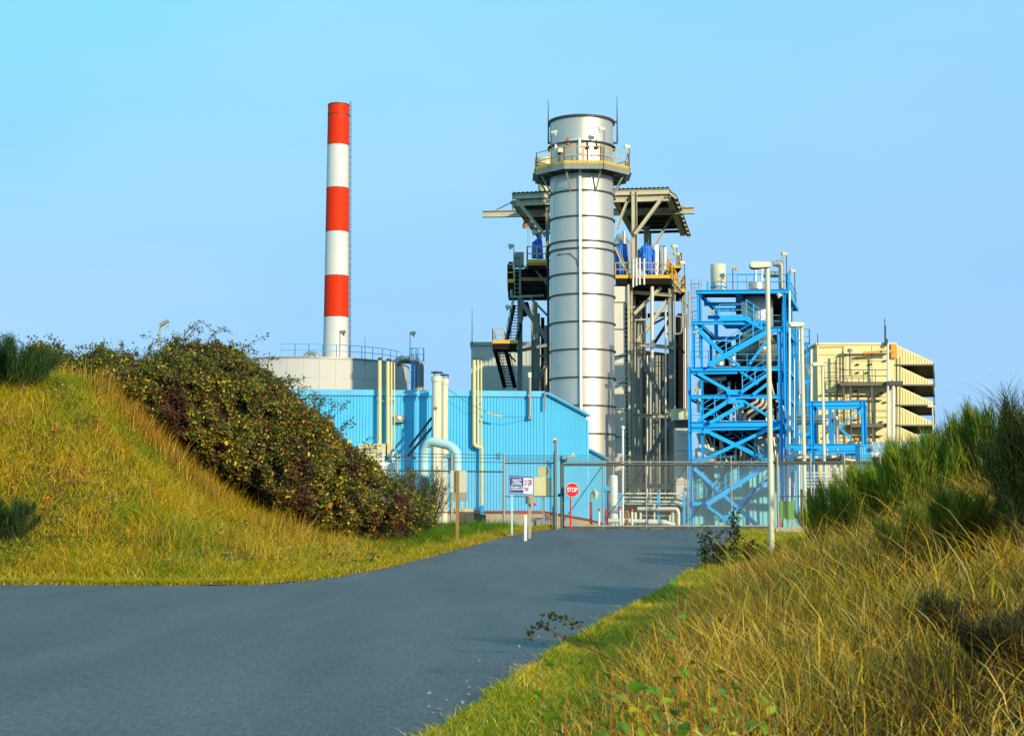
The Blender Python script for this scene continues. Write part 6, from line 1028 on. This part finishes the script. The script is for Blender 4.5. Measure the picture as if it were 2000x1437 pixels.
p = P(1084, 861, 65.8); MB().lathe(p.x, 65.8, [(.07, p.z - .1), (.07, p.z + .06), (.01, p.z + .08)], 12).build('lamp', 'red', r); MB().tube([P(1084, 882, 65.8), P(1084, 866, 65.8)], .025, 6).build('lamp_stem', 'seam', r); MB().box(P(1081.5, 859, 65.7), P(1086.5, 856.5, 65.9)).build('lamp_cap', 'whitep', r)
MB().tube([P(1098, 868 + 30, 65.8), P(1106, 898, 65.8)], .02, 6).build('bracket', 'seam', r)
r = thing('security_camera', 'white security camera on a short arm above the gate', 'camera', P(1106, 898, 65.6)); MB().tube([P(1100, 900, 65.7), P(1106, 899, 65.6), P(1107, 893, 65.6)], .04, 6).build('arm', 'seam', r); MB().beam(P(1108, 897, 65.5), P(1121, 888, 65.3), .14, .16).build('housing', 'whitep', r); MB().prism([P(1110, 893, 65.2), P(1123, 886, 65.2), P(1124, 889, 65.2), P(1111, 896, 65.2)], (0, .3, 0)).build('sunshield', 'galv', r); MB().box(P(1104, 901, 65.5), P(1107, 891, 65.65)).build('bracket', 'slate', r)
# stop sign
D = 65.5; c = P(1117.5, 956.5, D); R = S(14.6, D); gz_ = float(ground(c.x, D))
r = thing('stop_sign', 'red octagonal stop sign on a red post at the gate', 'stop sign', (c.x, D, gz_)); oc = lambda s: [(c.x + R * s * math.cos(math.radians(22.5 + 45 * k)), D, c.z + R * s * math.sin(math.radians(22.5 + 45 * k))) for k in range(8)]
p = MB().prism(oc(1.0), (0, .02, 0)).build('sign_plate', 'signwhite', r); MB().prism([(x, D - .006, z) for x, _, z in oc(.945)], (0, .004, 0)).build('sign_face', 'stopred', p); text_mesh('STOP', R * .82, 'signwhite', p, (c.x, D - .012, c.z), wd=R * 1.42, bold=.008); MB().tube([(c.x - S(3, D), D + .06, gz_ - .1), (c.x - S(3, D), D + .06, c.z + R * .6)], .035, 8).build('post', 'stopred', r)
# notice sign
D = 60.; a, b, cc, d = P(993.5, 963.5, D), P(1042.5, 966.5, D), P(1042.5, 931.5, D), P(993.5, 928, D); r = thing('notice_sign', 'wide blue and white site notice sign on two posts', 'sign', (a.x, D, float(ground(a.x, D))))
p = MB().prism([a, b, cc, d], (0, .04, 0)).build('board', 'signblue', r); e = lambda px, py, q: Vector((P(px, py, D).x, D - q, P(px, py, D).z))
MB().prism([e(995, 962, .006), e(1041, 965, .006), e(1041, 933.5, .006), e(995, 930.3, .006)], (0, .004, 0)).build('white_border', 'signwhite', p); MB().prism([e(995.8, 961, .012), e(1022.3, 962.5, .012), e(1022.3, 932.8, .012), e(995.8, 931.1, .012)], (0, .004, 0)).build('blue_field', 'signblue', p)
for t, px, py, w, s in [('CONTRACTORS,', 1009.2, 937, 19.5, .085), ('VISITORS &', 1009, 941, 15, .085), ('ALL DELIVERIES', 1009.2, 945, 20, .085), ('Must Report To', 1009.2, 950.6, 23.5, .11), ('CONTROL ROOM', 1009.4, 955.4, 25, .105)]: text_mesh(t, s, 'signwhite', p, e(px, py, .02), wd=S(w, D), bold=.004)
mb = MB(); [mb.prism([e(x0, y1, .012), e(x1, y1 + .3, .012), e(x1, y0 + .3, .012), e(x0, y0, .012)], (0, .004, 0)) for x0, y0, x1, y1 in ((1024.5, 936.5, 1027, 948), (1028.5, 936, 1030, 948), (1031, 936, 1039, 940), (1037, 940, 1039, 946), (1031.5, 941, 1034, 950), (1024.5, 951.5, 1032, 958.5))]; mb.build('site_map', 'mauve', p); mb = MB().prism([e(1034.5, 947, .014), e(1037, 947.2, .014), e(1037, 940.5, .014), e(1034.8, 940.3, .014)], (0, .004, 0)); mb.build('map_marker', 'tarp', p); MB().prism([e(1035, 959.5, .014), e(1037.5, 959.6, .014), e(1036.2, 958.4, .014)], (0, .004, 0)).build('map_arrow', 'seam', p)
for px in (1000, 1035.5): q = P(px, 960, D); MB().box((q.x - .035, D + .045, float(ground(q.x, D)) - .1), (q.x + .035, D + .10, q.z + .3)).build('post', 'pipeb', r)
# blank sign and round sign seen behind the mesh
for nm, lab, pts in [('blank_sign', 'blank cream rectangular sign behind the fence mesh', [(1040.5, 967.5), (1077.5, 968.5), (1077.5, 932), (1040.5, 931)]), ('round_sign', 'round yellow sign above the blank cream sign', [(1061.5 + 11.2 * math.cos(t), 920.5 + 11.2 * math.sin(t)) for t in np.linspace(0, 2 * math.pi, 28, endpoint=False)])]:
    Dq = 66.25; q = [P(x, y, Dq) for x, y in pts]; cxx = sum(v.x for v in q) / len(q); r = thing(nm, lab, 'sign', (cxx, Dq, float(ground(cxx, Dq)))); MB().prism(q, (0, .02, 0)).build('sign_plate', 'pipey' if nm[0] == 'r' else 'signcream', r); MB().tube([(cxx, Dq + .05, float(ground(cxx, Dq)) - .1), (cxx, Dq + .05, max(v.z for v in q) - .1)], .02, 6).build('post', 'galv', r)
# letter box / intercom and white bollard
D = 57.5; q = P(1036, 977, D); gz_ = float(ground(q.x, D)); r = thing('gate_letterbox', 'tan letterbox on a slanted post with a red flag', 'letterbox', (q.x, D, gz_)); MB().prism([P(1027, 984, D), P(1045, 985, D), P(1046.5, 972, D), P(1043, 969, D), P(1028, 969, D), P(1026, 972, D)], (0, .45, 0)).build('box', 'boxtan', r); MB().beam((q.x - .03, D + .2, gz_ - .1), (q.x - .03, D + .2, q.z - .1), .1).build('post', 'concrete', r); MB().beam(P(1043, 983, D - .03), P(1046, 987, D - .03), .1, .03).build('flag', 'stopred', r)
D = 56.; q = P(1026.5, 1020, D); gz_ = float(ground(q.x, D)); r = thing('white_marker_post', 'white wooden marker post with a red tip on the road edge', 'marker post', (q.x, D, gz_)); MB().box((q.x - .05, D - .05, gz_ - .1), (q.x + .05, D + .05, zpx(1004, D))).build('post', 'whitep', r); MB().box((q.x - .07, D - .07, zpx(1004, D)), (q.x + .03, D + .05, zpx(998, D))).build('tip', 'red', r); MB().beam((q.x - .12, D + .3, gz_ - .1), (q.x - .02, D + .1, zpx(1010, D)), .05).build('stay', 'whitep', r)
# sign seen from behind
D = 52.5; q = P(893.5, 1000, D); gz_ = float(ground(q.x, D)); r = thing('sign_from_behind', 'plain grey sign back on a brown wooden post beside the road', 'sign', (q.x, D, gz_)); MB().box((q.x - .055, D - .05, gz_ - .2), (q.x + .055, D + .05, zpx(918.5, D))).build('post', 'wood', r); MB().box((P(879.5, 940, D).x, D + .055, zpx(961, D)), (P(911.5, 940, D).x, D + .075, zpx(919, D))).build('sign_plate', 'greyboard', r)
# meter cabinet behind it, green tank seen in the bush
r = thing('meter_cabinet', 'grey gas meter cabinet on legs in front of the blue wall', 'cabinet', P(900, 985, 76)); MB().box(P(880, 978, 76), P(913, 955, 76.8)).build('box', 'galv', r); mb = MB(); [mb.box(P(px, 1005, 76), P(px + 2, 978, 76.1)) for px in (884, 895, 902, 911)]; mb.build('legs', 'pipey', r); MB().box(P(880, 1000, 76.4), P(925, 993, 77)).build('base_frame', 'duct_cream', r)
r = thing('stone_kerb_wall', 'short dark stone wall end below the blue hall', 'wall', P(930, 1015, 70)); MB().hexa([P(895, 1030, 70), P(949, 1030, 70), P(949, 1030, 71), P(895, 1030, 71), P(895, 998, 70), P(949, 1005, 70), P(949, 1005, 71), P(895, 998, 71)]).build('stonework', 'galv_dark', r)
r = thing('green_round_tank', 'small round green vessel glimpsed through the twiggy bush', 'vessel', P(808, 940, 73)); MB().ball(P(808, 925, 73), .17, 16).build('vessel', mat('green_vessel_paint', (.01, .16, .08), .4), r); MB().tube([P(810, 931, 73), P(816, 1000, 73)], .04, 6).build('stand', 'galv', r)
# gas valve piping by the gate post
r = thing('yellow_valve_pipe', 'yellow gas valve pipe with grey boxes at the foot of the blue hall', 'pipe', P(1070, 1025, 72)); pipe(r, 'pipe', 'orange', [(1062, 1005, 72), (1072, 1006, 72), (1072, 1030, 72)], .06, 8, bend=.1); pipe(r, 'branch_pipe', 'orange', [(1064, 1026, 72), (1074, 1022, 72)], .05, 8); MB().box(P(1048, 1030, 71.8), P(1062, 1012, 72.4)).build('valve_box', 'galv', r); MB().box(P(1036, 1030, 72), P(1047, 1013, 72.6)).build('valve_box', 'concrete', r); pipe(r, 'thin_pipe', 'seam', [(1036, 1012, 71.7), (1063, 1011, 71.7), (1080, 1015, 71.7)], .025, 6); MB().box(P(1064, 1024, 72.3), P(1070, 1005, 72.5)).build('blue_panel', 'wall', r)
r = thing('yellow_handle_valve', 'small yellow valve handle low behind the stop sign', 'valve', P(1150, 1030, 74)); pipe(r, 'pipe', 'orange', [(1143, 1024, 74), (1152, 1023, 74), (1153, 1034, 74)], .06, 8, bend=.1); MB().tube([P(1141, 1021, 74), P(1148, 1021, 74)], .04, 6).build('handle', 'yrail', r)
# bollards, hydrants, lamp post by the hall end
def bollard(label, px, y0, D, m, tip, rad, group=None):
    q = P(px, 1010, D); r = thing('bollard', label, 'bollard', (q.x, D, .55), group); MB().tube([(q.x, D, .5), (q.x, D, zpx(y0 + 5, D))], rad, 12).build('post', m, r); MB().lathe(q.x, D, [(rad * 1.12, zpx(y0 + 5, D)), (rad * 1.12, zpx(y0 + 1, D)), (rad * .6, zpx(y0 - .5, D)), (.005, zpx(y0 - 1, D))], 12).build('cap', tip, r)
for lab, px, y0 in [('white bollard with a red cap nearest the stop sign', 1170, 993), ('tallest white bollard with a red cap, just left of the white mast', 1211.5, 990), ('white bollard with a red cap right of the orange hydrant', 1234.5, 994)]: bollard(lab, px, y0, 74.6, 'whitep', 'red', S(2.2, 74.6), 'white bollards with red caps behind the gate')
for nm, lab, px, y0, w, m in [('fire_hydrant', 'red fire hydrant against the end of the blue hall', 1185, 992, 3.6, 'red'), ('fire_hydrant', 'orange fire hydrant with white outlets behind the gate', 1224.5, 997, 4.6, 'orange')]:
    D = 75.; q = P(px, 1010, D); rad = S(w, D); r = thing(nm, lab, 'hydrant', (q.x, D, .55)); zt = zpx(y0, D); MB().lathe(q.x, D, [(rad * 1.1, .5), (rad * 1.1, .7), (rad * .8, .75), (rad * .8, zt - .35), (rad * 1.15, zt - .33), (rad * 1.15, zt - .26), (rad, zt - .22), (rad * .8, zt - .06), (rad * .3, zt), (.01, zt + .01)], 18).build('barrel', m, r); mb = MB(); z = zt - .42
    for dx, dy in ((1, 0), (-1, 0), (0, -1)): mb.tube([(q.x, D, z), (q.x + dx * rad * 1.5, D + dy * rad * 1.5, z)], rad * .45, 10)
    mb.build('outlet', 'whitep' if m == 'orange' else m, r)
D = 76.; q = P(1154, 1000, D); r = thing('red_post_lamp', 'cream swan neck lamp on a red post by the blue hall end', 'lamp', (q.x, D, .55)); MB().tube([(q.x, D, .5), (q.x, D, zpx(980, D))], .07, 8).build('post', 'stopred', r); MB().tube([P(1153.5, 980, D), P(1153.5, 962, D)], .03, 6).build('stem', 'galv', r); MB().tube([P(1154, 960, D), P(1160, 960, D), P(1164, 964, D), P(1163, 974, D)], [.08, .13, .16, .1], 10).build('lamp_head', 'duct_cream', r)
D = 78.; q = P(1182, 960, D); r = thing('blue_pump_column', 'slim blue pump column beside the red hydrant', 'pump', (q.x, D, .5)); MB().box(P(1180.5, 1030, D), P(1185, 955, D + .15)).build('column', 'blue', r); MB().box(P(1179, 958, D - .1), P(1188, 949, D + .3)).build('motor', 'blue', r); MB().tube([P(1187.5, 965, D), P(1187.5, 995, D)], .06, 8).build('hose', 'seam', r)
# green board and red cone right of the gate
D = 71.; r = thing('green_board', 'plain green board on short legs right of the gate', 'board', P(1537, 1030, D)); MB().box(P(1522.5, 1013, D), P(1552, 978, D + .06)).build('panel', 'green', r); mb = MB(); [mb.box(P(px, 1040, D + .07), P(px + 3, 985, D + .12)) for px in (1526, 1546)]; mb.build('legs', 'galv', r)
D = 69.; q = P(1523.5, 1030, D); zb_ = zpx(1028, D); r = thing('traffic_cone', 'small red traffic cone below the green board', 'traffic cone', (q.x, D, zb_)); MB().lathe(q.x, D, [(.10, zb_ + .02), (.022, zpx(1014.5, D)), (.005, zpx(1014, D))], 14).build('cone', 'stopred', r); MB().box((q.x - .13, D - .13, zb_ - .02), (q.x + .13, D + .13, zb_ + .02)).build('base', 'seam', r)
r = thing('concrete_block', 'tan concrete barrier block behind the grey light pole', 'block', P(1545, 1035, 63)); MB().hexa([P(1512, 1050, 62), P(1580, 1050, 62), P(1580, 1050, 63.5), P(1512, 1050, 63.5), P(1516, 1030, 62.3), P(1580, 1026, 62.3), P(1580, 1026, 63.3), P(1516, 1030, 63.3)]).build('block', 'boxtan', r)
# ------------------------------------------------------------------ light poles
def light_pole(label, px, ytop, D, w, arm, hw, hh, zb=None, m='offw'):
    q = P(px, (ytop + 1010) / 2, D); zb = float(ground(q.x, D)) if zb is None else zb; zt = zpx(ytop, D); rad = S(w / 2, D); r = thing('light_pole', label, 'light pole', (q.x, D, zb), 'light poles around the plant')
    MB().lathe(q.x, D, [(rad * 1.08, zb - .2), (rad * .86, zt), (.01, zt + .02)], 16).build('pole', m, r); MB().lathe(q.x, D, [(rad * 2, zb - .1), (rad * 2, zb + .05), (rad * 1.15, zb + .07), (rad * 1.15, zb + .2)], 16).build('base_plate', 'galv', r)
    if zb > .6:
        bm_ = MB(); [bm_.lathe(q.x + rad * 1.65 * math.cos(t), D + rad * 1.65 * math.sin(t), [(.02, zb), (.02, zb + .13), (.001, zb + .135)], 6) for t in (.8, 2.4, 3.9, 5.5)]; bm_.build('anchor_bolt', 'galv', r)
    hl, ht = S(hw, D), S(hh, D); x0, x1 = q.x + rad, q.x - hl; zc_ = zt - ht * .35
    if arm == 'flat':
        prof = [(x0, -ht * .38), (x0, ht * .38), (x0 - hl * .25, ht * .45), (x1 + hl * .12, ht * .5), (x1, ht * .2), (x1 + .01, -ht * .35), (x1 + hl * .15, -ht * .55), (x1 + hl * .6, -ht * .5)]; h = MB().prism([(x, D - ht * .9, zc_ + z) for x, z in prof], (0, ht * 1.8, 0)).build('lamp_head', m, r); MB().box((x1 + hl * .12, D - ht * .7, zc_ - ht * .62), (x1 + hl * .55, D + ht * .7, zc_ - ht * .5)).build('lens', 'seam', h)
    else:
        t = Vector((q.x, D, zt)); MB().tube([t + Vector((-.02, 0, -.1)), t + Vector((.05, 0, .05)), t + Vector((.1, 0, .12))], rad * .8, 8).build('knuckle', m, r); d = Vector((.8, -.1, .45)).normalized(); h = MB().beam(t + Vector((.02, 0, .1)), t + Vector((.02, 0, .1)) + d * hl, ht, ht * 1.6).build('lamp_head', m, r); MB().beam(t + Vector((.12, 0, .1)) + Vector((.05, 0, -.12)), t + d * hl * .9 + Vector((.07, 0, -.02)), ht * .4, ht * 1.4).build('lens', 'glass', h)
light_pole('tall pale light pole standing on the grass right of the road', 1502.5, 514, 47, 10.5, 'flat', 35, 12); light_pole('light pole just behind the right fence, second tallest of the four in the plant', 1569, 631, 70, 8.2, 'flat', 24, 9, .8); light_pole('slim light pole in front of the blue bridge frame', 1609, 709, 82, 6.4, 'flat', 20, 7, .5); light_pole('thin light pole right of the stacked yellow hoods', 1824, 791, 106, 3.6, 'flat', 10, 5, .5); light_pole('light pole with an upturned lamp head behind the left bank', 308, 640, 68, 4.4, 'tilt', 18, 6.5, m='galv')
